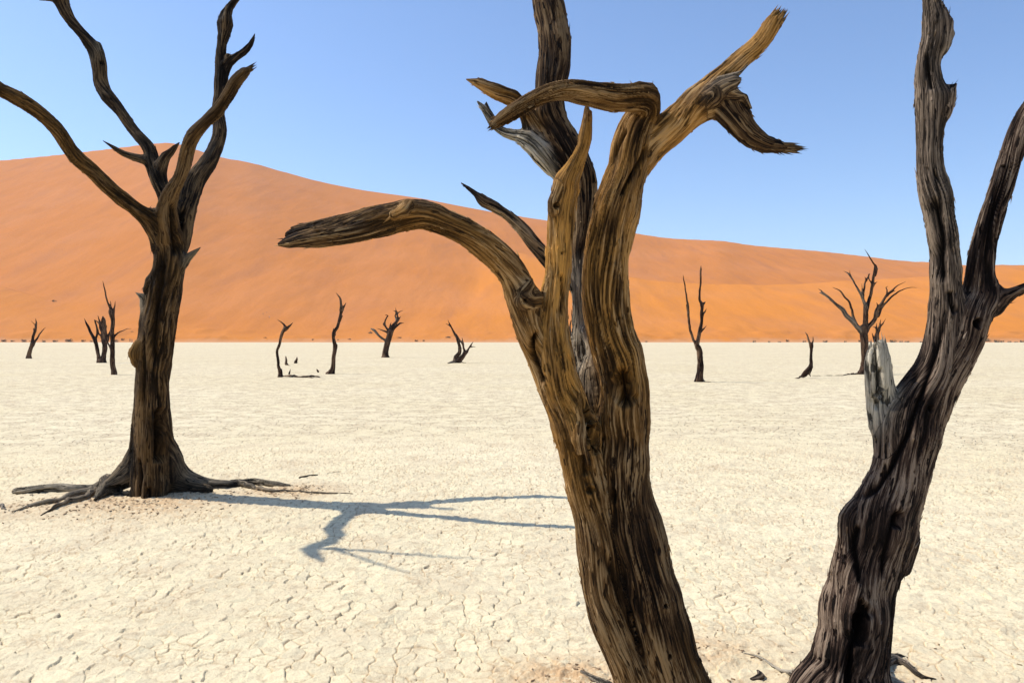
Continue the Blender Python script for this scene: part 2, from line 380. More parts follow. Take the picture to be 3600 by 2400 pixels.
def tube(l, sides=10, rmin=0.0025):
    n = len(l.c); a = np.arange(sides)/sides*2*np.pi
    r = np.maximum(l.r, rmin)
    V = (l.c[:, None]+r[:, None, None]*(np.cos(a)[None, :, None]*l.N[:, None]+np.sin(a)[None, :, None]*l.B[:, None])).reshape(-1, 3)
    V = np.vstack([V, l.c[0]-l.T[0]*r[0]*0.8, l.c[-1]+l.T[-1]*r[-1]*0.8])
    q = []; t = []
    for i in range(n-1):
        for j in range(sides):
            k = (j+1) % sides; q.append((i*sides+j, i*sides+k, (i+1)*sides+k, (i+1)*sides+j))
    for j in range(sides):
        k = (j+1) % sides; t.append((n*sides, k, j)); t.append((n*sides+1, (n-1)*sides+j, (n-1)*sides+k))
    return V, np.array(q), np.array(t)

def build_wood(name, D0, limbs_spec, voxel, mat, label, cat, group=None, k=0.02, fine=1.0, cracks=(), holes=(), seed=1, slivers=0, splint=True, base=None, single=False):
    """limbs_spec: (part key, part name, crop, points, options)"""
    rng = np.random.RandomState(seed)
    limbs = []; parts = []; pname = []; wedges = []
    for sp in limbs_spec:
        key, pn, crop, pts = sp[:4]; op = sp[4] if len(sp) > 4 else {}
        marks = []; P = limb_points(crop, pts, D0, marks); ctl = P.copy(); P = catmull(P, max(voxel*5, 0.028))
        # natural wobble of the axis, stronger in thin wood
        if key not in parts: parts.append(key); pname.append(pn)
        pi = parts.index(key)
        wob = op.get('wob', 0.10)
        wf = 0.17/max(0.02, float(P[:, 3].mean())); X_ = P[:, :3]*wf
        nz = np.c_[noise(X_, seed+3), noise(X_+7.3, seed+4), noise(X_+13.7, seed+5)]
        P[:, :3] += nz*P[:, 3:4]*wob*2.5
        P[:, 3] *= 1+0.10*noise(np.c_[P[:, 0]*9, P[:, 1]*9, P[:, 2]*9+seed], seed+6)
        ns = op.get('tips', 0)
        if ns and splint: P[-1, 3] *= 0.62
        L_ = Limb(P, pi, op.get('tone', 0), op.get('ochre', 0), op.get('twist', 0.5), seed*31+len(limbs)); L_.tones = op.get('tones'); L_.ochs = op.get('ochs'); L_.jag = op.get('tiplen', 1.0) if ns else 0.0; limbs.append(L_)
        for (ci, mk) in marks:
            key2, nm2 = mk.split(':')
            if key2 not in parts: parts.append(key2); pname.append(nm2)
            j = int(np.argmin(np.linalg.norm(L_.c-ctl[ci, :3], axis=1))); L_.sw.append((L_.v[j], parts.index(key2))); pi = parts.index(key2)
        if ns and splint:
            T = limbs[-1].T[-1]; r = P[-1, 3]/0.62; Nn, Bb = limbs[-1].N[-1], limbs[-1].B[-1]; tl = op.get('tiplen', 1.0)
            tn = op['tones'][-1][1] if 'tones' in op else op.get('tone', 0)
            for q in range(ns*5):
                a = rng.uniform(0, 2*np.pi); rad = r*math.sqrt(rng.uniform(0.0, 0.80)); u = np.cos(a)*Nn+np.sin(a)*Bb
                L = r*rng.uniform(0.5, 3.0)*tl*(1.25-0.6*rad/r); d = T+u*rng.uniform(-0.12, 0.16); sd = np.cross(T, u)
                s0 = P[-1, :3]+u*rad*0.9-T*r*rng.uniform(0.9, 1.6); wd = r*rng.uniform(0.16, 0.34); th_ = wd*rng.uniform(0.35, 0.8)
                m_ = s0+d*(L*0.5+r*0.6); t_ = s0+d*(L+r*1.2)+sd*rng.uniform(-.1, .1)*r
                wedges.append((pi, tn, op.get('ochre', 0), s0, m_, t_, u*th_, sd*wd, T, q))
    Vs, Qs, Ts, o_ = [], [], [], 0
    for l in limbs:
        V, q, t = tube(l, 10, voxel*0.8); Vs.append(V); Qs.append(q+o_); Ts.append(t+o_); o_ += len(V)
    tmp = make_mesh('tmp', np.vstack(Vs), [np.vstack(Qs), np.vstack(Ts)], mat)
    md = tmp.modifiers.new('r', 'REMESH'); md.mode = 'VOXEL'; md.voxel_size = voxel; md.adaptivity = 0
    dg = bpy.context.evaluated_depsgraph_get(); ev = tmp.evaluated_get(dg); me = bpy.data.meshes.new_from_object(ev)
    nv = len(me.vertices); P = np.zeros(nv*3, np.float32); me.vertices.foreach_get('co', P); P = P.reshape(-1, 3).astype(float)
    bm_l = np.zeros(len(me.loops), np.int32); me.loops.foreach_get('vertex_index', bm_l)
    tot = np.zeros(len(me.polygons), np.int32); me.polygons.foreach_get('loop_total', tot); st = np.zeros(len(me.polygons), np.int32); me.polygons.foreach_get('loop_start', st)
    q4 = st[tot == 4]; Fq = bm_l[q4[:, None]+np.arange(4)]; q3 = st[tot == 3]; F3 = bm_l[q3[:, None]+np.arange(3)]
    if len(F3): Fq = np.vstack([Fq, np.c_[F3, F3[:, 2]]]) if False else Fq
    bpy.data.objects.remove(tmp)
    mg = 6*k+voxel*3
    def near_idx(l, P): 
        R_ = l.r.max()+mg; lo = l.c.min(0)-R_; hi = l.c.max(0)+R_
        return np.nonzero(((P > lo) & (P < hi)).all(1))[0]
    for it in range(3):
        se = np.full(nv, 1e-30); g = np.zeros((nv, 3))
        for l in limbs:
            ix = near_idx(l, P)
            if not len(ix): continue
            d, n = l.eval(P[ix]); e = np.exp(np.clip(-d/k, -60, 60)); se[ix] += e; g[ix] += e[:, None]*n
        f = -k*np.log(se); g /= se[:, None]; gl = np.linalg.norm(g, axis=1)
        g /= np.maximum(gl, 0.35)[:, None]
        P -= np.clip(f, -0.02-voxel*2, 0.02+voxel*2)[:, None]*g*0.9
    me.vertices.foreach_set('co', P.astype(np.float32).ravel()); me.update()
    def vnormals():
        N = np.zeros(nv*3, np.float32); me.vertices.foreach_get('normal', N); return N.reshape(-1, 3).astype(float)
    NV = vnormals()
    # grain
    W = np.zeros((nv,)); disp = np.zeros(nv); ridge = np.zeros(nv); tone = np.zeros(nv); och = np.zeros(nv)
    pw = np.zeros((nv, len(parts))); bestw = np.zeros(nv); grain = np.zeros((nv, 3)); TT = np.zeros((nv, 3))
    for l in limbs:
        ix = near_idx(l, P)
        if not len(ix): continue
        d, n, th, v, r, T = l.eval(P[ix], True)
        e = np.exp(np.clip(-d/k, -60, 60)); kp = e > 1e-4*np.exp(0)
        ix, th, v, r, e, T = ix[kp], th[kp], v[kp], r[kp], e[kp], T[kp]
        if not len(ix): continue
        rr = max(l.rm, 0.01); sc = 1.0/fine
        off = l.seed*1.37
        wv = noise(np.c_[np.cos(th)*rr*11*sc+off, np.sin(th)*rr*11*sc, v*4.2*sc], l.seed)
        th2 = th+l.twist*v/max(rr, 0.03)*0.10+wv*0.020/max(rr, 0.03)*fine
        cx, sx = np.cos(th2)*rr, np.sin(th2)*rr
        lob = noise(np.c_[np.cos(th2)*1.1+off, np.sin(th2)*1.1, v*1.6*sc], l.seed+1)
        q = np.c_[cx*48*sc+off, sx*48*sc, v*2.2*sc]
        n1 = noise(q, l.seed+2); rg1 = 1-np.minimum(1, np.abs(n1)*3.2)          # sharp furrows
        q2 = np.c_[cx*105*sc+off, sx*105*sc, v*4.0*sc]; n2 = noise(q2, l.seed+3); rg2 = 1-np.minimum(1, np.abs(n2)*2.6)
        n3 = noise(np.c_[cx*130*sc, sx*130*sc+off, v*9*sc], l.seed+4)
        env = 0.05+1.1*sstep(-0.12, 0.34, noise(np.c_[cx*6*sc+off, sx*6*sc, v*2*sc], l.seed+5))
        a = np.minimum(1, r/(0.035*fine))
        dd = 0.15*lob*r - a*fine*(env*0.0120*rg1**2.6+(0.35+0.65*env)*0.0062*rg2**1.8)+a*fine*0.0030*n3
        rv = np.clip(0.70-0.62*env*rg1**2.0-0.34*(0.25+0.75*env)*rg2**1.6+(0.25+0.35*env)*n3+0.25*lob, 0, 1)
        tn = np.interp(v/l.v[-1], [q_[0] for q_ in l.tones], [q_[1] for q_ in l.tones]) if l.tones else l.tone
        disp[ix] += e*dd; ridge[ix] += e*rv; tone[ix] += e*tn; och[ix] += e*(np.interp(v/l.v[-1], [q_[0] for q_ in l.ochs], [q_[1] for q_ in l.ochs]) if l.ochs else l.ochre); W[ix] += e
        pa = np.full(len(ix), l.part)
        for (v0, p0) in l.sw: pa = np.where(v > v0, p0, pa)
        pw[ix, pa] += e
        b = e > bestw[ix]; jx = ix[b]; bestw[jx] = e[b]; grain[jx] = np.c_[cx[b]+off*0.3, sx[b], v[b]]; TT[jx] = T[b]
    W = np.maximum(W, 1e-12); disp /= W; ridge /= W; tone /= W; och /= W
    # hollows and long splits: dents, with their inner shade also darkened into the colour
    for (crop, pts, wd, dp) in cracks:
        C = limb_points(crop, [(a, b, 2, c) for (a, b, c) in pts], D0); C = catmull(C, 0.02)[:, :3]; ox, oy, s = CR[crop]
        w0 = wd*s/2/F*D0; best = np.full(nv, 9.0); tt = np.zeros(nv); jit = noise(P*14.0, 77)*w0*0.9
        for i in range(len(C)-1):
            a = C[i]; ab = C[i+1]-a; t = np.clip((P-a)@ab/(ab@ab+1e-12), 0, 1); q = P-(a+t[:, None]*ab); q[:, 1] *= 0.12
            d = np.linalg.norm(q, axis=1); m = d < best; best[m] = d[m]; tt[m] = (i+t[m])/(len(C)-1)
        env = np.clip(np.minimum(tt, 1-tt)*8, 0, 1)
        w0 = max(w0*1.9, voxel*1.8); mk = np.exp(-(np.maximum(best+jit*0.5, 0)/w0)**2)*sstep(0.05, 0.45, -NV[:, 1])*env
        disp -= mk*dp*1.5; ridge = ridge*(1-mk)-0.35*mk
    for (crop, x, y, dd, wx, wy, ang, dp) in holes:
        c = limb_points(crop, [(x, y, 2, dd)], D0)[0, :3]; s = CR[crop][2]/F*D0
        X, Z = P[:, 0]-c[0], P[:, 2]-c[2]; a = R(ang); u = X*math.cos(a)+Z*math.sin(a); v_ = -X*math.sin(a)+Z*math.cos(a)
        jit = 1+0.5*noise(P*18.0, 78)
        e = np.sqrt((u/(wx*s/2))**2+(v_/(wy*s/2))**2)*jit
        front = (np.abs(P[:, 1]-c[1]) < 0.35)*sstep(0.0, 0.4, -NV[:, 1])
        mk = np.exp(-e**4)*front; rim = np.exp(-((e-1.25)/0.3)**2)*front
        disp += -mk*dp+rim*0.006*fine; ridge *= (1-mk)
    P2 = P+NV*disp[:, None]
    me.vertices.foreach_set('co', P2.astype(np.float32).ravel()); me.update(); NV = vnormals()
    part = pw.argmax(1)
    fp = part[Fq[:, 0]]
    lab = np.arange(nv)                                     # crumbs cut off from the tree are dropped
    for _ in range(300):
        mn = lab[Fq].min(1); nl = lab.copy()
        for c_ in range(4): np.minimum.at(nl, Fq[:, c_], mn)
        nl = nl[nl]
        if (nl == lab).all(): break
        lab = nl
    u_, iv_, cn = np.unique(lab[Fq[:, 0]], return_inverse=True, return_counts=True); keep = (cn > 0.02*len(Fq))[iv_]
    Fq = Fq[keep]; fp = fp[keep]
    for rnd in range(3 if len(parts) > 1 else 0):          # stray islands of a part go to the part around them
        E = []
        lab = np.arange(len(Fq)); 
        for _ in range(200):
            vl = np.full((nv, len(parts)), 1 << 40, np.int64)
            for c_ in range(4): np.minimum.at(vl, (Fq[:, c_], fp), lab)
            nl = lab.copy()
            for c_ in range(4): nl = np.minimum(nl, vl[Fq[:, c_], fp])
            nl = nl[nl]; nl = nl[nl]
            if (nl == lab).all(): break
            lab = nl
        moved = 0
        for p_ in range(len(parts)):
            s_ = np.nonzero(fp == p_)[0]
            if not len(s_): continue
            u_, cn = np.unique(lab[s_], return_counts=True)
            if len(u_) < 2: continue
            bad = s_[lab[s_] != u_[cn.argmax()]]
            alt = pw[Fq[bad, 0]].copy(); alt[:, p_] = -1; ok_ = alt.max(1) > 1e-12; fp[bad[ok_]] = alt.argmax(1)[ok_]; moved += ok_.sum()
        if not moved: break
    if base is None:
        b = P2[P2[:, 2] < P2[:, 2].min()+0.3]; base = (float(b[:, 0].mean()), float(b[:, 1].mean()), 0.0)
    base = np.array(base)
    if single: fp = fp*0; parts = parts[:1]
    root = None
    if len(parts) > 1:
        root = bpy.data.objects.new(name, None); root.location = base; COL.objects.link(root); root.empty_display_size = 0.3
    top = root
    for pi in range(len(parts)):
        sel = Fq[fp == pi]
        if not len(sel): continue
        us, inv = np.unique(sel, return_inverse=True); inv = inv.reshape(sel.shape)
        V = P2[us]-base; nr = NV[us]; at = {'ridge': ridge[us], 'tone': np.clip(tone[us], -1, 1), 'ochre': och[us]}; gr = grain[us]; fl = [inv]
        wg = [w_ for w_ in wedges if w_[0] == pi]
        if wg:
            cc, gg, aa, quads, tris = [], [], [], [], []; i0 = len(V)
            for (_, tn, oc, s0, m_, t_, u, sd, T, q) in wg:
                k0 = i0+len(cc)
                for (c_, f_) in ((s0, 1.0), (m_, 0.72)):
                    for (x_, y_) in ((-1, -1), (1, -1), (1, 1), (-1, 1)): cc.append(c_-base+u*x_*f_+sd*y_*f_); gg.append((q*.31+x_*.01, y_*.012, float((c_-s0)@T))); aa.append((.55+.25*x_, tn, oc))
                cc.append(t_-base); gg.append((q*.31, 0, float((t_-s0)@T))); aa.append((.8, tn, oc))
                for j_ in range(4): quads.append((k0+j_, k0+(j_+1) % 4, k0+4+(j_+1) % 4, k0+4+j_)); tris.append((k0+4+j_, k0+4+(j_+1) % 4, k0+8))
            V = np.vstack([V, cc]); gr = np.vstack([gr, gg]); aa = np.array(aa); wn = np.array(cc)*0; nr = np.vstack([nr, wn])
            for kk, ci in (('ridge', 0), ('tone', 1), ('ochre', 2)): at[kk] = np.concatenate([at[kk], aa[:, ci]])
            fl += [np.array(quads), np.array(tris)]
        if slivers:      # loose splinters lifting off along the grain
            ns = int(slivers*len(us)); pick = rng.randint(0, len(us), ns); big_ = np.where(rng.rand(ns) < .10, 1.7, 1.0)[:, None]
            b0 = V[pick]; t = TT[us][pick]*rng.choice([-1, 1], ns)[:, None]; nn = nr[pick]; sd = np.cross(t, nn)
            L = rng.uniform(0.010, 0.032, ns)[:, None]*fine*big_; wv_ = rng.uniform(0.0015, 0.004, ns)[:, None]*fine*big_; lift = rng.uniform(0.03, 0.20, ns)[:, None]
            a = b0-nn*0.003+sd*wv_; b_ = b0-nn*0.003-sd*wv_; c = b0+nn*0.003; tip = b0+t*L+nn*L*lift
            i0 = len(V); V = np.vstack([V, a, b_, c, tip]); nr = np.vstack([nr, nn, nn, nn, nn]); gr = np.vstack([gr]+[gr[pick]]*4)
            for kk in at: at[kk] = np.concatenate([at[kk]]+[at[kk][pick]]*4)
            at['ridge'][i0:] = np.clip(at['ridge'][i0:]+0.15, 0, 1)
            ia = i0+np.arange(ns); ib = ia+ns; ic = ib+ns; it = ic+ns
            fl.append(np.vstack([np.c_[ia, ib, it], np.c_[ib, ic, it], np.c_[ic, ia, it]]))
        o = make_mesh(pname[pi] if root else name, V, fl, mat, parent=root, attrs=at, vattrs={'grain': gr}, normals=None if slivers else nr)
        if not root: o.location = base; top = o
    bpy.data.meshes.remove(me)
    tag(top, label, cat, group)
    return top
B = 'branch'
# ------------------------------------------------------------------ the leaning tree in the middle
T = [
 ('trunk', 'trunk', 'A6', [(1125,1880,440,0),(1085,1720,410),(1040,1568,395),(980,1400,380),(910,1200,365),(850,1000,350),(800,800,335),(755,600,325),(705,400,285),(690,200,275),(690,60,275),'A5',(773,1330,270),(778,1220,270),(770,1120,270),'sr:branch',(745,1000,270),
   (712,900,265),(687,750,258),(677,600,252),(680,450,246),(700,300,240),(732,160,245),'A4',(1012,1140,248),(1040,1020,232),(1060,900,215),(1088,800,198),'hk:branch',(1128,715,185),(1158,655,172,-.03),(1150,608,165,-.08),(1075,596,176,-.13),(980,595,176,-.17),(880,580,163,-.21),(770,563,148,-.24),(660,553,118,-.27),(560,576,112,-.3),(460,622,112,-.32),(380,672,110,-.34),(300,722,92,-.35),(225,772,56,-.36)], {'twist': -.25, 'tones': [(0,-.1),(.1,-.45),(.28,-.6),(.38,-.15),(.5,0),(.78,0),(1,-.15)], 'ochs': [(0,.25),(.2,0),(.35,.1),(.45,.6),(.65,.6),(.75,.3),(1,.15)], 'tips': 5, 'tiplen': .7}),
 ('trunk', 'trunk', 'A6', [(900,1880,340,.0),(830,1720,310),(750,1568,270,-.02),(690,1400,255),(620,1200,250),(565,1000,245),(522,800,240),(490,600,240),(450,400,245),(418,200,265),(400,50,280),'A5',(482,1350,225),(445,1240,215),(412,1120,200,-.04),'sm:branch',
   (392,1010,190),(385,900,175),(388,800,156),(394,700,144),(403,600,146),(411,500,148),(420,350,148),(435,200,148),(454,100,144),'A4',(690,1100,142,-.06),(738,1000,112),(782,900,82),(800,800,56),(806,720,34),(803,650,6)], {'twist': .3, 'tones': [(0,-.1),(.2,-.4),(.35,-.2),(.5,0),(1,0)], 'ochs': [(0,.2),(.3,.1),(.42,.4),(.52,1.0),(.9,1.0),(1,.4)]}),
 ('trunk', 'trunk', 'A6', [(960,1850,340,.12),(880,1568,330),(790,1300,330),(710,1000,330),(640,700,320),(580,400,310),(550,200,310),(545,0,280),'A5',(620,1280,200),(600,1150,120)], {'twist': .2}),
 ('trunk', 'trunk', 'A5', [(700,1600,90,-.1),(660,1400,80,-.1),(640,1250,60,-.08),(640,1150,30,-.05)], {}),
 ('trunk', 'trunk', 'A5', [(560,1600,50,-.1),(530,1480,70,-.12),(540,1380,60,-.1),(520,1250,40,-.08)], {}),
 ('hk', B, 'A4', [(1190,640,60,-.05),(1205,590,70,-.06),(1190,555,70,-.08),(1130,545,60,-.1)], {}),
 ('fr', B, 'A5', [(770,420,60,.02),(800,250,110),'A4',(1070,1120,145),(1165,980,172),(1245,890,188,.02),(1335,795,194),(1415,705,206),(1490,630,205),(1560,560,175),(1620,490,145),(1690,425,124),(1765,355,116),(1845,285,108),(1905,210,104),(1950,140,100),(1972,110,98)], {'ochre': .6, 'tips': 7, 'tiplen': .7}),
 ('fr', B, 'A4', [(1420,700,80,.03),(1530,640,150,0),(1630,640,175),(1700,700,168,-.04),(1755,765,160),(1820,828,146),(1890,872,124),(1970,896,98),(2040,905,74)], {'tones': [(0,0),(.3,-.4),(.8,-.4),(1,.05)], 'tips': 9, 'tiplen': 1.1}),
 ('fr', B, 'A4', [(1640,575,110,-.03),(1720,598,70,-.07),(1775,597,34,-.09),(1785,620,24,-.09),(1812,674,5,-.09)], {}),
 ('fr', B, 'A4', [(1580,590,100,-.05),(1650,525,66,-.08),(1700,503,52,-.09),(1738,492,36)], {'tone': .25, 'tips': 4, 'tiplen': .5}),
 ('fr', B, 'A4', [(1620,490,14,-.07),(1700,465,14,-.09),(1750,440,10,-.07),(1790,400,6,-.04)], {'tone': .5}),
 ('fr', B, 'A4', [(1500,600,70,-.1),(1530,560,60,-.12),(1590,540,40,-.12),(1620,600,50,-.12),(1570,650,50,-.1)], {}),
 ('sm', B, 'A4', [(790,830,30,-.06),(815,730,16),(823,683,4)], {'ochre': .8}),
 ('sm', B, 'A4', [(600,1290,50,-.1),(592,1235,46,-.11),(615,1185,50,-.1),(650,1110,50,-.08)], {}),
 ('trunk', 'trunk', 'A5', [(570,1600,60,0),(525,1450,110),(458,1320,150,-.03),(402,1200,165),(362,1100,168),(320,1000,165),'arch:branch',(272,900,160,-.05),'A3',(1848,900,215,-.06),(1800,750,215,-.08),(1740,650,212,-.1),(1640,550,205,-.12),(1520,465,190,-.14),(1400,395,182,-.16),(1280,345,180,-.18),(1150,305,172,-.2),(1000,318,185,-.22),(850,345,180,-.24),(700,385,175,-.26),(560,415,140,-.28),(450,440,90,-.3),(370,455,40,-.3)], {'twist': .35, 'ochre': .35}),
 ('arch', B, 'A3', [(1250,280,60,-.2),(1150,262,95,-.21),(1000,268,95,-.23),(850,300,80,-.25),(650,352,68,-.27),(450,402,52,-.29),(300,428,30,-.3),(213,444,5,-.3)], {}),
 ('arch', B, 'A3', [(900,380,120,-.25),(700,430,120,-.3),(500,462,96,-.32),(350,483,76,-.33),(230,500,50,-.33),(152,510,12,-.33)], {}),
 ('arch', B, 'A3', [(560,360,30,-.29),(450,368,34,-.3),(350,384,22,-.3),(248,403,4,-.3)], {}),
 ('arch', B, 'A3', [(400,470,30,-.31),(300,470,26,-.32),(225,490,5,-.32)], {}),
 ('arch', B, 'A3', [(1900,880,110,-.1),(1840,880,120,-.14),(1880,800,60,-.12)], {}),
 ('arch', B, 'A3', [(1040,240,40,-.26),(1010,280,66,-.3),(965,300,44,-.3)], {'ochre': .5}),
 ('trunk', 'trunk', 'A5', [(640,1500,60,.1),(600,1300,150,.16),(555,1150,130,.2),'sb:branch',(534,1000,100,.22),(525,850,76,.25),(517,700,58,.27),(524,600,66,.3),(532,480,85,.34),'A4',(785,1400,130,.38),(785,1250,170,.42),(765,1120,205,.45),(710,980,222,.48),(645,850,222,.5),(595,750,215,.52),(577,650,205,.53),(585,500,195,.55),(600,400,195,.57),(608,300,192,.58),(600,200,192,.6),(586,100,192,.62),(568,0,188,.64),(560,-150,170,.66),(590,-400,120,.7),(570,-600,60,.75)], {'tones': [(0,.0),(.1,.55),(.27,.6),(.34,-.3),(.6,-.7),(1,-.6)], 'twist': .2, 'tips': 2}),
 ('trunk', 'trunk', 'A5', [(600,1250,110,.12),(575,1120,90,.14),(600,1000,70,.16),(570,880,50,.2)], {'tone': .5}),
 ('trunk', 'trunk', 'A5', [(560,1180,60,.02),(550,1130,70,.02),(560,1090,60,.03)], {'tone': .6}),
 ('bl', B, 'A4', [(660,1100,70,.5),(600,1010,130,.48),(530,925,150,.47),(455,860,120,.48),(390,835,76,.5),(310,815,58,.5),(250,775,44,.5),(210,720,36,.5),(170,665,24,.5),(136,622,5,.5)], {'tone': 1.0}),
 ('bl', B, 'A4', [(230,740,20,.5),(208,690,12,.5),(187,630,3,.5)], {'tone': .6}),
 ('ul', B, 'A4', [(500,840,80,.5),(455,740,96,.48),(415,670,98,.46),(340,605,90,.44),(260,568,82,.42),(180,530,60,.4),(120,505,36,.4),(66,485,5,.4)], {'ochre': .5}),
 ('ul', B, 'A4', [(230,545,30,.42),(165,503,24,.42),(136,483,5,.42)], {'ochre': .4}),
 ('ul', B, 'A4', [(360,590,40,.44),(310,565,24,.44),(275,543,5,.44)], {'ochre': .4}),
 ('side', B, 'A3', [(2180,800,40,.3),(2080,700,90,.3),(1990,590,98,.3),(1930,520,95),(1860,430,95),(1790,350,86),(1720,295,70),(1640,250,58),(1580,222,56),(1520,165,38),(1460,118,32),(1412,82,5)], {'tone': .1}),
 ('side', B, 'A3', [(1560,205,26,.3),(1605,218,20,.3),(1655,236,3,.3)], {}),
 ('root_left', 'root', 'A6', [(760,1780,160,.05),(640,1620,70,'g'),(560,1568,50,'g'),(480,1530,34,'g'),(425,1497,22,'g')], {'tone': .6}),
 ('root_up', 'root', 'A6', [(640,1400,60,.5),(560,1320,36,'g'),(510,1285,30,'g'),(450,1240,24,'g'),(395,1243,12,'g')], {'tone': .8}),
]
build_wood('dead_tree', 3.3, T, 0.0046, M_WOOD, 'largest dead tree, in the middle, with an arching left branch and splintered forks on top', 'dead tree',
  cracks=[('A5', [(590,1170,-.2),(600,1280,-.2),(615,1400,-.2),(640,1500,-.2),(655,1590,-.2)], 26, .07), ('A5', [(662,560,-.2),(680,720,-.2),(700,880,-.2),(735,990,-.2),(748,1070,-.2)], 11, .04),
   ('A6', [(480,60,-.2),(500,180,-.2),(535,330,-.2),(545,450,-.2),(525,580,-.2)], 14, .04), ('A6', [(715,660,-.2),(735,860,-.2),(785,1080,-.2),(830,1260,-.2),(900,1450,-.2),(950,1620,-.2)], 13, .04),
   ('A6', [(560,760,-.2),(640,950,-.2),(720,1150,-.2),(790,1350,-.2),(860,1568,-.2)], 22, .03), ('A6', [(420,190,-.2),(445,260,-.2),(470,330,-.2)], 26, .05),
   ('A4', [(1185,860,-.1),(1160,950,-.1),(1080,1080,-.1),(1010,1200,-.1)], 8, .03), ('A4', [(1060,770,-.1),(1000,880,-.1),(960,1000,-.1)], 7, .02),
   ('A5', [(300,880,-.1),(265,960,-.1),(290,1080,-.1),(330,1180,-.1)], 12, .04), ('A5', [(430,560,-.1),(440,700,-.1),(430,800,-.1)], 5, .015), ('A6', [(600,300,-.2),(640,500,-.2),(650,700,-.2)], 8, .02), ('A6', [(830,250,-.2),(850,500,-.2),(900,800,-.2),(960,1100,-.2)], 9, .02)],
  holes=[('A5', 775, 1190, -.1, 95, 170, 5, .12), ('A5', 585, 1475, -.1, 44, 60, 0, .06), ('A5', 225, 725, -.1, 22, 22, 0, .03), ('A6', 480, 390, -.1, 50, 40, 0, .02), ('A5', 435, 452, -.1, 14, 10, 0, .02), ('A5', 436, 596, -.1, 14, 12, 0, .02), ('A6', 612, 812, -.1, 16, 24, 0, .02), ('A6', 960, 1385, -.1, 14, 26, 0, .02), ('A6', 940, 1085, -.1, 26, 24, 0, .02), ('A6', 630, 430, -.1, 30, 90, 0, .03), ('A5', 400, 200, -.1, 24, 30, 0, .03)],
  seed=3, slivers=.006, k=0.018)
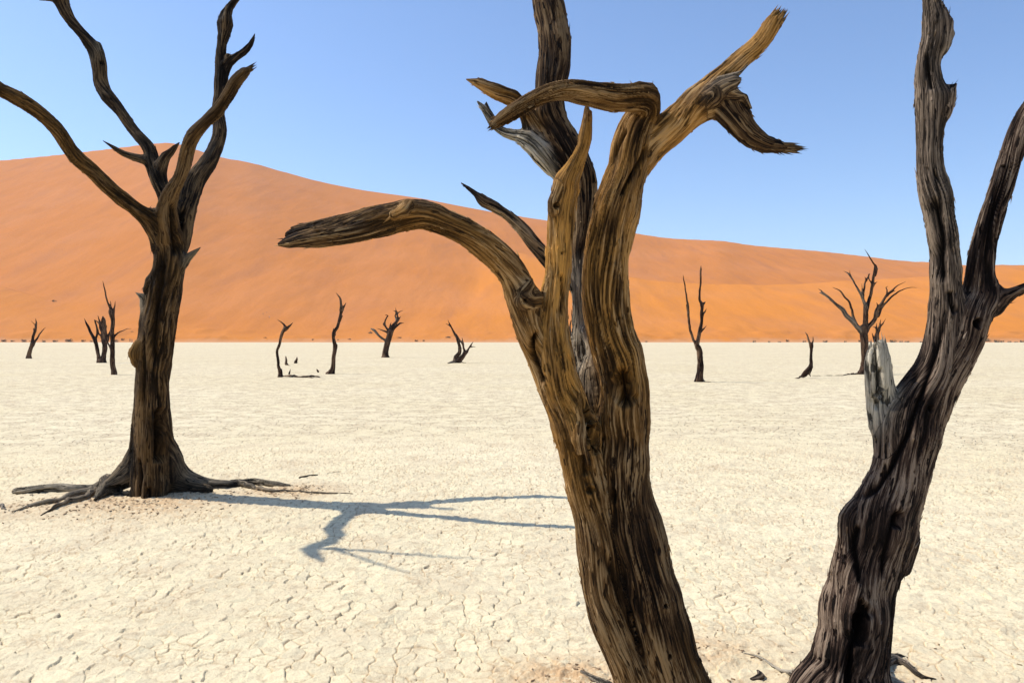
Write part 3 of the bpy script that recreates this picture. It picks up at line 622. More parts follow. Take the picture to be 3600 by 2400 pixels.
# ------------------------------------------------------------------ the tree on the right
T = [
 ('trunk', 'trunk', 'A8', [(390,1680,420,0),(420,1600,350),(450,1500,285),(480,1400,275),(500,1300,275),(528,1150,262),(562,1020,262),(585,920,262),(600,840,240),(638,740,208),(668,640,200),(700,540,205),(735,440,205),(780,350,180),(825,265,160),'sl:branch',(850,180,142),(862,90,136),(868,0,132),
   'A7',(550,1360,134),(545,1280,126),(545,1200,126),(537,1100,124),(522,1000,128),(503,900,134),(485,820,118),(480,700,110),(481,600,112),(484,500,124),(488,440,138),(476,370,114),(472,300,100),(478,250,96),(492,190,102),(500,110,106),(494,40,86),(488,0,78),(480,-120,70),(500,-350,40)], {'twist': .35, 'tones': [(0,0),(.4,.0),(.6,.10),(1,.12)], 'tips': 2}),
 ('trunk', 'trunk', 'A8', [(570,1660,200,.05),(562,1500,150,0),(580,1300,150),(610,1100,150),(655,950,160),(680,850,140),(708,720,150),(740,600,155),(775,480,160),(815,380,160),'sr:branch',(862,295,156),(905,200,152),(945,110,150),(972,20,150),
   'A7',(702,1370,142,.02),(710,1290,124),(720,1200,112),(740,1100,109),(765,1000,109),(798,900,109),(830,800,106),(866,700,102),(900,610,100),(930,530,90),(980,430,80),(1040,300,65),(1120,120,45),(1150,0,20)], {'twist': .35}),
 ('trunk', 'trunk', 'A8', [(470,1000,90,-.02),(475,880,100),(520,830,90),(580,770,90)], {}),
 ('trunk', 'trunk', 'A8', [(690,1080,60,0),(715,960,80),(705,880,60)], {}),
 ('trunk', 'trunk', 'A8', [(700,700,60,-.04),(640,600,110,-.02),(640,500,110),(670,420,80),(720,360,60)], {}),
 ('trunk', 'trunk', 'A8', [(480,1380,70,-.1),(470,1250,60,-.1),(500,1150,50,-.09)], {}),
 ('trunk', 'trunk', 'A8', [(560,1400,60,-.1),(560,1280,70,-.1),(545,1180,60,-.09)], {}),
 ('trunk', 'trunk', 'A8', [(690,800,70,-.09),(640,850,60,-.1),(600,980,50,-.1)], {}),
 ('stub', 'broken_stub', 'A8', [(670,620,60,0),(634,540,90,0),(606,470,78),(592,400,62),(597,330,60),(590,250,58),(584,205,54),(583,180,50)], {'tones': [(0,0),(.15,.1),(.5,.8),(1,1)], 'tips': 9, 'tiplen': 1.1}),
 ('stub', 'broken_stub', 'A8', [(655,430,34,0),(640,360,36),(626,270,36),(617,190,34),(614,145,28)], {'tone': 1.0, 'tips': 3, 'tiplen': 1.6}),
 ('stub', 'broken_stub', 'A8', [(575,480,30,0),(562,400,36),(556,300,38),(553,220,34),(556,170,28)], {'tone': .95, 'tips': 3, 'tiplen': 1.5}),
 ('stub', 'broken_stub', 'A8', [(600,300,26,-.035),(598,210,28,-.035),(604,150,18,-.03),(600,118,4)], {'tone': .95}),
 ('stub', 'broken_stub', 'A8', [(577,330,26,-.03),(574,240,26,-.03),(572,175,18,-.03),(578,128,4)], {'tone': .95}),
 ('sl', B, 'A7', [(535,980,60,0),(545,900,60),(540,840,44),(528,800,20)], {'tone': .3, 'tips': 2}),
 ('sl', B, 'A7', [(530,510,90,0),(550,450,74),(575,415,44),(606,384,4)], {}),
 ('sl', B, 'A7', [(550,470,40,0),(568,450,24),(582,440,4)], {}),
 ('sl', B, 'A7', [(520,210,80,0),(548,150,64),(562,112,44),(576,86,6)], {}),
 ('sl', B, 'A7', [(540,220,24,0),(562,190,18),(587,158,3)], {'tone': .7}),
 ('sl', B, 'A7', [(525,90,40,0),(535,60,26),(538,38,4)], {}),
 ('sr', B, 'A7', [(740,1400,90,0),(780,1400,80,0),(820,1375,60,-.02),(870,1347,46,-.05),(920,1322,44,-.08),(1000,1285,36,-.1),(1150,1200,20,-.1),(1250,1180,6,-.1)], {}),
 ('sr', B, 'A7', [(770,1410,60,0),(780,1340,50,0),(778,1305,14,0)], {}),
 ('root_right', 'root', 'A8', [(560,1560,110,.1),(620,1475,46,'g'),(670,1472,32,'g'),(710,1490,26,'g'),(750,1525,24,'g'),(790,1545,16,'g'),(832,1550,6,'g')], {'tone': .2}),
 ('root_right', 'root', 'A8', [(620,1465,24,'g'),(680,1450,14,'g'),(715,1460,4,'g')], {'tone': .3}),
 ('root_low', 'root', 'A8', [(560,1640,120,.05),(630,1560,60,'g'),(680,1575,40,'g'),(740,1590,20,'g'),(790,1580,8,'g')], {'tone': .5}),
 ('root_left', 'root', 'A8', [(330,1600,120,.05),(270,1545,44,'g'),(215,1528,20,'g'),(170,1510,15,'g'),(120,1478,13,'g'),(75,1455,10,'g'),(20,1440,5,'g')], {'tone': .8, 'wob': .4}),
]
build_wood('dead_tree', 3.55, T, 0.0048, M_WOODR, 'grey furrowed dead tree leaning right, with a short pale broken stub beside its fork', 'dead tree',
  cracks=[('A8', [(905,-20,-.1),(870,120,-.1),(830,230,-.1),(780,340,-.1),(740,440,-.1),(690,560,-.1),(650,640,-.1),(570,760,-.1),(500,800,-.1)], 8, .02), ('A8', [(455,1330,-.1),(450,1420,-.1),(440,1568,-.1),(430,1640,-.1)], 14, .05),
   ('A8', [(640,820,-.1),(620,900,-.1),(600,1000,-.1),(590,1120,-.1)], 9, .02), ('A7', [(520,900,-.1),(545,1000,-.1),(565,1100,-.1),(560,1200,-.1),(575,1300,-.1)], 16, .03), ('A7', [(600,1330,-.1),(605,1400,-.1),(625,1440,-.1)], 12, .03), ('A7', [(500,220,-.1),(510,320,-.1),(520,400,-.1)], 10, .02),
   ('A8', [(596,120,-.1),(592,200,-.1),(600,300,-.1),(610,420,-.1)], 10, .05), ('A8', [(570,200,-.1),(568,300,-.1),(575,400,-.1)], 6, .03), ('A8', [(615,230,-.1),(622,310,-.1),(634,390,-.1)], 6, .03), ('A8', [(860,0,-.1),(840,80,-.1),(800,200,-.1),(760,300,-.1)], 8, .02), ('A8', [(500,1150,-.1),(490,1000,-.1),(510,900,-.1)], 7, .02)],
  holes=[('A8', 495, 1315, -.1, 62, 150, -12, .12), ('A8', 648, 865, -.1, 34, 64, -25, .08), ('A8', 818, 408, -.1, 18, 24, 0, .03), ('A7', 708, 1250, -.1, 14, 18, 0, .02), ('A7', 712, 1480, -.1, 28, 34, 0, .04), ('A7', 876, 745, -.1, 10, 12, 0, .02), ('A8', 440, 1060, -.1, 26, 20, 0, .02)],
  seed=11, slivers=.006, fine=1.15, k=0.018)
# ------------------------------------------------------------------ the tree on the left
T = [
 ('trunk', 'trunk', 'A2', [(770,1385,165,-.08),(767,1330,155,-.05),(765,1200,150,0),(762,1050,158),(760,900,152),(762,750,142),(772,650,140),(785,550,150),(800,450,150),(825,340,152),(845,240,150),(856,150,142),(852,60,135),'A1',(1042,1440,150,-.06),(1030,1350,130,-.12),'front:branch',(1028,1260,112,-.16),
    (1052,1175,96,-.2),(1095,1090,80,-.26),(1125,1000,82,-.3),(1148,900,88,-.36),(1185,825,84,-.42),(1265,745,72,-.48),(1335,685,74,-.5),(1400,595,72,-.52),(1450,505,74,-.54),(1500,450,64,-.55),(1535,425,44,-.55)], {'twist': .1, 'ochre': .3, 'tips': 4}),
 ('trunk', 'trunk', 'A2', [(712,1200,120,.05),(712,1050,95),(720,900,88),(724,700,80),(740,500,90),(780,350,90)], {'twist': .1}),
 ('trunk', 'trunk', 'A2', [(832,1250,90,.08),(824,1100,84),(815,950,74),(806,800,74),(830,650,60),(850,450,70),(880,260,80),(890,100,90),'A1',(1105,1480,110,.08),(1135,1340,122,.12),'back:branch',(1165,1200,125,.25),(1215,1085,112,.35),(1285,975,105,.5),(1325,885,86,.6),(1342,795,85,.65),(1332,700,74,.7),(1342,600,74,.75),(1350,520,78,.8),(1358,430,78,.85),(1352,350,64,.88),(1360,270,56,.9),(1378,205,76,.93),(1382,150,102,.95),(1385,90,72,.97),(1405,45,50,1),(1435,5,42,1),(1470,-40,32,1),(1500,-140,12,1)], {'twist': .2}),
 ('trunk', 'trunk', 'A2', [(800,100,80,-.05),(815,0,80),(810,-60,90)], {}),
 ('trunk', 'trunk', 'A2', [(735,310,40,-.03),(760,270,60),(790,240,60)], {}),
 ('trunk', 'trunk', 'A2', [(690,670,70,-.05),(686,632,90,-.06),(698,600,80,-.05)], {'ochre': .8}),
 ('trunk', 'trunk', 'A2', [(672,1340,36,-.1),(668,1290,36,-.08),(675,1240,40,-.06),(690,1180,40,-.05)], {}),
 ('trunk', 'trunk', 'A2', [(740,420,60,0),(725,385,46),(722,355,36),(705,340,22),(680,326,5)], {'tone': .6, 'tips': 1}),
 ('trunk', 'trunk', 'A2', [(915,175,60,0),(940,150,44),(965,130,30),(1005,99,4)], {'tone': .4}),
 ('back', B, 'A1', [(1370,460,50,.85),(1405,385,50,.85),(1445,352,46,.85),(1490,320,44,.85),(1530,275,34,.85),(1550,240,22,.85),(1560,208,4,.85)], {}),
 ('back', B, 'A1', [(1385,390,30,.85),(1400,345,38,.85)], {}),
 ('left_limb', B, 'A1', [(1000,1500,110,-.05),(955,1420,112,-.12),(915,1350,108,-.2),(845,1290,98,-.28),(750,1210,94,-.4),(650,1130,92,-.52),(560,1042,90,-.63),(470,962,92,-.74),(400,872,86,-.84),(340,790,84,-.93),(255,705,86,-1.03),(165,640,90,-1.12),(60,580,94,-1.2),(0,553,90,-1.24),(-62,505,80,-1.36),(-85,450,60,-1.52),(-95,400,20,-1.64)], {'ochre': .5, 'twist': .3}),
 ('left_limb', B, 'A1', [(900,1320,70,-.2),(925,1300,60,-.15),(945,1300,30,-.1)], {}),
 ('left_limb', B, 'A1', [(-50,515,50,-1.3),(-115,380,40,-1.24),(-150,100,34,-1.2),(-210,-350,28,-1.18),(-210,-850,18,-1.15),(-240,-1050,8,-1.15)], {}),
 ('left_limb', B, 'A1', [(-160,150,34,-1.2),(-230,-100,28,-1.4),(-300,-400,20,-1.6),(-340,-600,8,-1.7)], {}),
 ('upper_limb', B, 'A1', [(1060,1330,120,.05),(1020,1200,96,.1),(975,1095,88,.15),(940,1010,84,.2),(922,945,80,.25),(895,885,72,.28),(820,798,64,.35),(742,690,68,.4),(665,600,80,.45),(628,520,82,.5),(612,430,82,.5),(592,340,86,.5),(548,270,72,.5),(490,190,62,.5),(430,115,66,.5),(390,45,76,.5),(372,0,84,.5),(350,-60,60,.5),(330,-180,50,.5),(300,-300,30,.5),(285,-380,10,.5)], {'twist': .3}),
 ('upper_limb', B, 'A1', [(360,5,50,.5),(320,-2,24,.5),(240,2,4,.5)], {}),
 ('upper_limb', B, 'A1', [(590,360,50,.5),(605,310,46,.5),(600,275,36,.5),(575,262,20,.5)], {'tone': .6}),
 ('twig', B, 'A1', [(960,1010,60,.2),(905,985,58,.2),(845,970,50,.2),(760,945,38,.2),(705,908,28,.2),(630,862,4,.2)], {}),
 ('twig', B, 'A1', [(980,1090,60,.15),(992,1020,74,.15),(1015,960,60,.15),(1045,935,46,.15),(1070,905,32,.15),(1100,872,6,.15)], {}),
 ('root_left', 'root', 'A2', [(725,1040,110,.06),(695,1150,135,.08),(645,1235,130,.05),(590,1275,100,0),(540,1300,74,-.02),(500,1335,46,'g'),(472,1365,14,'g')], {'twist': .2, 'tones': [(0,0),(.5,.25),(1,.6)]}),
 ('root_left', 'root', 'A2', [(650,1230,90,.12),(570,1265,84,.1),(490,1300,56,'g'),(400,1328,42,'g'),(310,1358,32,'g'),(240,1376,26,'g'),(150,1395,18,'g'),(60,1420,5,'g')], {'tones': [(0,.1),(.4,.6),(1,.85)], 'wob': .5}),
 ('root_left', 'root', 'A2', [(480,1315,36,'g'),(420,1352,30,'g'),(340,1368,26,'g'),(280,1400,20,'g'),(200,1442,5,'g')], {'tone': .3, 'wob': .5}),
 ('root_log', 'root', 'A2', [(480,1300,30,'g'),(380,1306,44,'g'),(300,1306,48,'g'),(200,1312,48,'g'),(120,1318,44,'g'),(80,1322,34,'g')], {'tone': .95, 'wob': .12}),
 ('root_mid', 'root', 'A2', [(760,1330,60,.1),(680,1335,26,'g'),(620,1332,26,'g'),(560,1328,20,'g')], {'tone': .4}),
 ('root_right', 'root', 'A2', [(820,1060,110,.08),(850,1170,112,.12),(900,1232,108,.2),(970,1272,88,.3),(1050,1286,70,.42),(1120,1285,62,'g'),(1190,1278,54,'g'),(1260,1276,46,'g'),(1320,1284,36,'g'),(1390,1290,26,'g'),(1452,1291,10,'g')], {'tones': [(0,.0),(.3,.3),(.5,.6),(1,.8)], 'wob': .3}),
 ('root_right', 'root', 'A2', [(860,1270,110,.15),(950,1300,80,.2),(1040,1310,50,'g')], {'tone': .1}),
 ('root_right', 'root', 'A2', [(1150,1275,30,'g'),(1220,1290,30,'g'),(1300,1306,24,'g'),(1360,1316,20,'g'),(1480,1322,14,'g'),(1600,1328,10,'g'),(1700,1330,7,'g'),(1770,1332,3,'g')], {'tone': .4, 'wob': .5}),
 ('root_right', 'root', 'A2', [(1400,1288,18,'g'),(1440,1280,16,'g'),(1432,1264,16,'g'),(1478,1258,12,'g')], {'tone': .3}),
]
build_wood('dead_tree', 8.1, T, 0.0105, M_WOODL, 'dark dead tree at the left with spreading bare limbs and roots sprawling over the pan', 'dead tree',
  cracks=[('A2', [(815,120,-.1),(820,250,-.1),(790,400,-.1),(780,560,-.1),(790,700,-.1)], 18, .05), ('A2', [(800,900,-.1),(800,1040,-.1),(798,1180,-.1)], 20, .12), ('A2', [(640,1275,.1),(640,1325,.1)], 40, .08), ('A2', [(760,1290,-.1),(775,1370,-.1)], 12, .05), ('A2', [(700,1150,-.1),(720,1250,-.1),(710,1370,-.1)], 9, .04), ('A1', [(1075,1568,-.1),(1080,1400,-.1),(1090,1250,-.1)], 16, .05), ('A2', [(720,500,-.1),(730,700,-.1),(720,900,-.1)], 8, .03)],
  holes=[('A2', 800, 990, -.1, 30, 110, 0, .12), ('A1', 605, 375, .4, 18, 26, 0, .04)],
  seed=21, slivers=.005, fine=1.7, k=0.02)
# ------------------------------------------------------------------ small wood lying near the big trees
def wood_piece(name, D, crop, pts, mat, label, cat, vox, tone, group=None, extra=(), **kw):
    sp = [('a', 'wood', crop, pts, {'tone': tone, 'wob': .5})]+[('a', 'wood', crop, e, {'tone': tone, 'wob': .3}) for e in extra]
    return build_wood(name, D, sp, vox, mat, label, cat, group, k=kw.pop('k', .006), splint=False, single=True, **kw)
wood_piece('fallen_stick', 3.6, 'A8', [(58,1548,16,'g'),(80,1545,30,'g'),(96,1535,30,'g'),(88,1520,22,'g'),(76,1512,8,'g')], M_WOODR, 'small dark curled piece of wood lying on the pan between the middle and right trees', 'stick', .003, .1, fine=.6)
wood_piece('fallen_stick', 8, 'R6', [(-60,275,26,'g'),(-15,300,22,'g'),(15,325,22,'g'),(36,345,10,'g')], M_WOODR, 'short pale stick cut by the left edge of the picture beside the big tree roots', 'stick', .006, .4)
wood_piece('fallen_stick', 9, 'A2', [(1500,1252,8,'g'),(1540,1243,10,'g'),(1592,1238,5,'g')], M_WOODL, 'thin dark stick on the pan past the right hand roots of the left tree', 'stick', .005, .1)
wood_piece('fallen_stick', 9, 'A2', [(1640,1232,3,'g'),(1670,1226,4,'g'),(1700,1222,3,'g')], M_WOODL, 'tiny twig farthest along the line of the left tree roots', 'stick', .003, .3)
# ------------------------------------------------------------------ the trees far out on the pan
def far(base_y, crop, limbs, label, tone=0.0, name='dead_tree', group='small dead trees far out on the pan', seed=50, vox=None, cat='dead tree'):
    D = CAMH*F/(CR[crop][1]+base_y*CR[crop][2]-HY)
    T = []
    for i, l in enumerate(limbs):
        op = {'wob': .25, 'tone': tone}; key, pn = ('t', 'trunk') if i == 0 else ('b%d' % i, B)
        if isinstance(l, tuple): l, (key, pn), o2 = l; op.update(o2)
        T.append((key, pn, crop, l, op))
    return build_wood(name, D, T, vox or 0.00055*D, M_FARW, label, cat, group, k=0.0008*D, fine=D/16.0, seed=seed, splint=False)
RT = ('r', 'root'); TR = ('t', 'trunk')
far(1080, 'C1', [[(350,1090,85),(350,1070,64),(355,1030,50),(380,950,42),(395,900,42)],
 [(395,910,36),(402,850,34),(408,810,30),(430,740,28),(444,680,24),(447,640,18),(435,590,3)], [(400,905,32),(440,860,24),(480,790,18),(520,735,12),(562,698,3)],
 [(425,745,12),(412,725,10),(405,705,3)], [(432,670,8),(400,640,6),(380,618,3)]], 'small two pronged dead tree standing farthest left on the pan', seed=51)
far(1132, 'C1', [[(1285,1142,115),(1282,1090,72),(1280,1040,58),(1285,950,60),(1275,870,58)],
 [(1250,1136,80),(1228,1090,50),(1213,1040,42),(1185,960,42),(1165,870,40),(1120,780,34),(1080,700,32),(1052,650,26),(1032,588,3)],
 [(1170,870,30),(1190,780,24),(1186,700,22),(1166,640,18),(1160,608,4)],
 [(1272,880,44),(1255,780,36),(1230,700,32),(1225,640,22),(1210,590,14),(1198,550,4)], [(1262,820,34),(1276,740,24),(1250,650,18),(1250,600,14),(1262,562,3)],
 [(1290,880,42),(1300,780,30),(1282,680,26),(1270,600,18),(1262,563,4)], [(1310,870,34),(1340,780,28),(1370,710,22),(1385,660,10)], [(1276,770,22),(1295,710,14),(1310,680,4)],
 [(1284,680,20),(1288,620,14),(1282,585,4)], [(1215,650,14),(1190,625,10),(1158,612,3)], [(1250,810,22),(1210,780,16),(1192,730,6)]], 'cluster of dark dead stems growing from one foot behind the slender left hand tree', seed=52)
far(1278, 'C1', [[(1385,1290,82),(1382,1250,70),(1380,1180,62),(1382,1100,62),(1385,1000,56),(1383,900,50),(1380,800,48),(1380,720,46),(1390,640,46),(1390,560,50),(1372,500,48)],
 [(1375,510,46),(1350,460,30),(1320,390,20),(1295,300,18),(1275,200,14),(1258,128,3)], [(1382,530,34),(1402,460,20),(1414,375,3)], [(1357,490,22),(1358,430,14),(1352,375,4)],
 [(1388,820,28),(1440,770,18),(1500,742,14),(1560,716,10),(1610,716,3)], [(1380,1000,30),(1345,935,18),(1310,855,12),(1300,800,5)], [(1360,560,30),(1345,520,24),(1334,488,5)]], 'slender dark dead tree with a tall whip and one bent arm reaching right', seed=53)
far(1275, 'C2', [[(338,1285,74),(330,1230,52),(318,1160,46),(302,1080,42),(293,980,38),(297,900,36),(330,820,36),(347,730,38),(372,660,42),(400,605,46)],
 [(405,610,40),(382,550,24),(342,512,15),(290,482,3)], [(405,610,44),(455,575,34),(488,545,18),(510,520,3)], [(350,1250,40),(352,1200,24),(356,1158,4)]], 'thin leaning dead tree with a small forked top beside the fallen branch', seed=54)
far(1232, 'C2', [[(1040,1242,135),(1040,1200,100),(1048,1160,80),(1070,1080,62),(1085,980,56),(1088,880,56),(1080,800,50),(1070,700,42),(1085,640,45),(1120,590,42),(1145,510,36),(1165,430,36),(1180,345,44)],
 [(1180,350,42),(1172,270,34),(1162,205,30),(1132,150,16),(1098,108,3)], [(1180,350,36),(1215,298,24),(1242,248,5)], [(1160,500,24),(1178,455,16),(1196,425,4)], [(1085,690,26),(1075,650,22),(1063,600,4)], [(1108,860,20),(1118,825,8)]], 'tall single stemmed dead tree with a kinked trunk right of the fallen branch', seed=55)
far(970, 'C3', [[(490,985,150),(490,940,112),(497,880,95),(515,800,98),(535,700,93),(560,600,92),(580,540,84)],
 ([(495,690,40),(425,635,42),(345,565,42),(290,515,40),(252,492,20)], ('b1', B), {'tone': .5}), [(540,555,36),(450,522,26),(350,488,3)],
 [(565,545,40),(510,485,30),(478,425,32),(455,408,14)], [(478,430,30),(490,360,26),(518,310,24),(535,285,20),(512,266,14),(484,276,4)], [(572,480,30),(575,430,20),(590,385,3)],
 [(580,530,56),(640,425,56),(700,350,38),(692,265,22),(672,200,16),(658,138,3)], [(690,245,18),(740,210,14),(787,193,3)], [(672,215,14),(618,190,3)], [(700,345,26),(728,320,16),(753,283,3)],
 ([(672,345,26),(650,280,20),(665,240,12)], ('b10', B), {'tone': .6}), [(600,520,44),(680,452,36),(735,405,28),(802,399,4)]], 'stout dead tree with many crooked arms out on the pan under the arching branch', seed=56)
far(1060, 'C3', [[(1690,1075,120),(1675,1040,110),(1740,980,80),(1800,900,56)],
 [(1620,1060,60),(1660,965,68),(1712,895,64),(1722,820,60),(1697,740,50),(1682,650,50),(1640,580,42),(1600,510,30),(1560,430,20),(1524,342,3)], [(1562,445,20),(1530,430,14),(1490,405,5)],
 [(1795,905,50),(1840,875,42),(1875,820,26),(1912,760,24),(1950,703,3)], [(1908,795,18),(1945,793,14),(1988,797,3)], [(1820,890,36),(1785,810,32),(1776,720,28),(1760,638,5)], [(1778,750,22),(1725,685,20),(1670,600,16)],
 ([(1640,1040,60),(1590,1050,40,'g'),(1530,1064,20,'g')], RT, {'tone': .5}), ([(1740,1040,22,'g'),(1790,1056,12,'g'),(1830,1060,6,'g')], RT, {})], 'low dead tree leaning apart in two crossed limbs near the middle tree', seed=57)
far(1385, 'C4', [([(345,1395,115),(343,1350,86),(343,1250,72),(345,1150,68),(335,1060,66),(322,1000,56)], TR, {}),
 [(318,1010,46),(320,950,44),(332,880,40),(352,800,38),(364,720,34),(369,640,34),(372,560,36),(366,525,32),(345,490,26),(340,440,24),(350,350,24),(357,250,22),(360,150,20),(358,103,3)],
 [(370,540,28),(395,522,24),(407,503,8)], [(376,660,20),(400,615,15),(420,580,4)], [(360,830,26),(390,800,16),(420,766,3)],
 [(318,1010,36),(300,970,30),(275,920,28),(247,850,30),(232,780,28),(225,680,26),(215,560,30),(205,500,22),(195,420,20),(180,320,14),(170,260,12),(162,203,3)], [(210,560,16),(198,540,5)], ([(370,1375,30,'g'),(410,1384,14,'g'),(470,1390,5,'g')], RT, {'tone': .6})], 'tall reddish dead tree split into two long upright stems right of the middle tree', seed=58)
far(1365, 'C5', [[(355,1335,40),(380,1300,44),(412,1270,58),(432,1215,34),(435,1130,28),(433,1040,30)], [(430,1045,26),(407,980,18),(390,930,14),(372,903,3)], [(440,1040,22),(452,990,14),(452,953,5)],
 ([(380,1310,36),(340,1345,24),(290,1367,12,'g'),(272,1367,5,'g')], RT, {}), ([(415,1300,25),(418,1330,14),(428,1350,8)], RT, {'tone': .6}), ([(400,1310,20),(385,1340,12),(378,1350,6)], RT, {})], 'small long necked dead tree propped on splayed roots', seed=59)
far(1325, 'C5', [([(955,1335,125),(957,1300,92),(962,1240,80),(967,1150,74),(965,1000,74),(955,920,76),(958,870,84)], TR, {}),
 ([(935,890,52),(870,820,46),(810,760,44),(750,690,42),(680,620,32),(600,550,25),(550,517,20),(513,508,6)], ('b1', B), {'tone': .45}), ([(560,522,14),(535,490,10),(503,470,3)], ('b1', B), {'tone': .4}),
 [(872,810,30),(850,730,25),(820,610,22),(770,555,18),(720,490,15),(645,455,3)], [(972,870,52),(980,760,48),(985,650,46)],
 [(992,660,36),(1030,540,30),(1045,440,28),(1060,350,27),(1070,270,25),(1072,238,18),(1050,210,14),(1010,140,12),(968,72,3)], [(1078,340,14),(1097,270,11),(1085,235,5)], [(1050,440,18),(1075,415,12),(1096,398,3)], [(1040,415,14),(1012,370,9),(1008,322,3)],
 ([(985,660,34),(950,570,26),(915,500,22),(870,420,18),(825,340,16),(800,312,10),(755,292,3)], ('b10', B), {'tone': .4}), [(822,335,8),(820,283,3)],
 [(952,560,22),(965,450,18),(985,385,16),(1022,316,3)], [(984,385,11),(970,350,3)], [(946,530,15),(940,418,3)],
 [(975,890,52),(1030,830,42),(1078,770,38),(1086,700,34),(1110,650,28),(1160,580,26),(1200,530,24),(1240,490,20),(1300,440,12),(1380,399,3)],
 [(1100,740,30),(1150,650,21),(1210,580,18),(1280,520,16),(1350,480,13),(1430,458,8),(1497,460,3)], [(1197,535,17),(1192,480,12),(1183,458,9),(1205,445,3)], [(1100,670,18),(1100,630,12),(1088,608,4)], [(1228,505,13),(1276,490,3)],
 ([(940,1315,40,'g'),(880,1322,22,'g'),(800,1328,14,'g'),(740,1338,10,'g'),(600,1340,7,'g'),(440,1343,4,'g')], RT, {'wob': .8})], 'largest of the distant dead trees, with a wide crown of bare curved branches', seed=60)
far(1250, 'C5', [[(1090,1262,70),(1090,1200,56),(1092,1100,50),(1095,1000,40),(1090,940,34)], [(1088,950,24),(1086,880,18),(1090,815,4)], [(1096,960,30),(1120,860,18),(1150,820,14),(1180,772,3)], [(1112,880,15),(1122,820,12),(1132,775,3)],
 [(1078,1030,28),(1052,945,14),(1042,913,4)], [(1088,862,10),(1048,850,3)]], 'dead tree half hidden behind the pale broken stub of the right tree', seed=61)
far(1040, 'A5', [[(497,1045,36),(497,1000,28),(493,950,22)], [(490,960,18),(474,880,14),(481,824,3)], [(492,950,16),(492,860,10),(483,765,3)]], 'dead tree glimpsed through the gap between the stems of the middle tree', seed=62)
GS = 'broken stumps beside the fallen branch'
for i, (by, l, lab) in enumerate([
   (1110, [[(430,1118,44),(422,1085,34),(415,1040,28),(410,990,12)], [(422,1100,20,'g'),(450,1112,10,'g'),(470,1116,5,'g')]], 'splintered stump with a trailing root, left one of the far pair'),
   (1085, [[(550,1092,50),(554,1060,46),(562,1030,30),(566,995,8)]], 'short pointed stump, right one of the far pair'),
   (1238, [[(455,1246,28),(458,1215,27),(468,1185,16),(474,1160,4)]], 'narrow pointed stump standing just above the fallen branch near its tree'),
   (1210, [[(858,1218,20),(852,1195,30),(845,1178,24),(835,1162,6)]], 'smallest stump, beyond the right end of the fallen branch')]):
    far(by, 'C2', [(l[0], TR, {})]+[(q, RT, {}) for q in l[1:]], lab, name='tree_stump', group=GS, seed=70+i, cat='stump')
wood_piece('fallen_branch', 34, 'C2', [(345,1262,22,'g'),(400,1258,26,'g'),(480,1266,30,'g'),(560,1268,34,'g'),(640,1270,38,'g'),(720,1270,34,'g'),(800,1266,26,'g'),(850,1270,24,'g'),(886,1278,12,'g')], M_FARW, 'long dark fallen branch lying flat on the pan', 'branch', .02, .1,
  extra=[[(700,1272,20,'g'),(760,1282,16,'g'),(790,1286,6,'g')]], fine=2.0, k=.02)
# ------------------------------------------------------------------ bark litter round the feet of the big trees
def litter():
    rng = np.random.RandomState(5); V = []; Fa = []; 
    for (cx, cy, rr, s) in ground_dirt():
        n = int(330*s*rr*(1.0 if cy > 6 else .45)); kk = 1.0 if cy > 6 else .6
        for _ in range(n):
            x, y = rng.normal(cx, rr*0.55), rng.normal(cy, rr*0.42)
            L = kk*rng.uniform(.005, .024); W_ = kk*rng.uniform(.003, .009); H = kk*rng.uniform(.002, .008); a = rng.uniform(0, np.pi); ti = rng.uniform(-.4, .4)
            V.append((x, y, L, W_, H, a, ti))
    V = np.array(V); h = ground_height(V[:, 0], V[:, 1])[0]; n = len(V); co_ = []
    for sx, sy, sz in ((-1,-1,0),(1,-.6,0),(.8,1,0),(-.9,.7,0),(-.8,-.8,1),(.7,-.6,1),(.8,.7,1),(-.7,.7,1)):
        lx = sx*V[:, 2]; ly = sy*V[:, 3]
        co_.append(np.c_[V[:, 0]+lx*np.cos(V[:, 5])-ly*np.sin(V[:, 5]), V[:, 1]+lx*np.sin(V[:, 5])+ly*np.cos(V[:, 5]), h+sz*V[:, 4]+lx*V[:, 6]*.6+.001])
    co_ = np.stack(co_, 1).reshape(-1, 3); b = np.arange(n)*8
    f = np.vstack([np.c_[b+p, b+q, b+r, b+s] for p, q, r, s in ((3,2,1,0),(4,5,6,7),(0,1,5,4),(1,2,6,5),(2,3,7,6),(3,0,4,7))])
    o = make_mesh('bark_litter', co_, f, M_CHIP, smooth=False)
    tag(o, 'scattered brown bark chips on the ground round the tree feet', 'bark litter', kind='stuff')
litter()
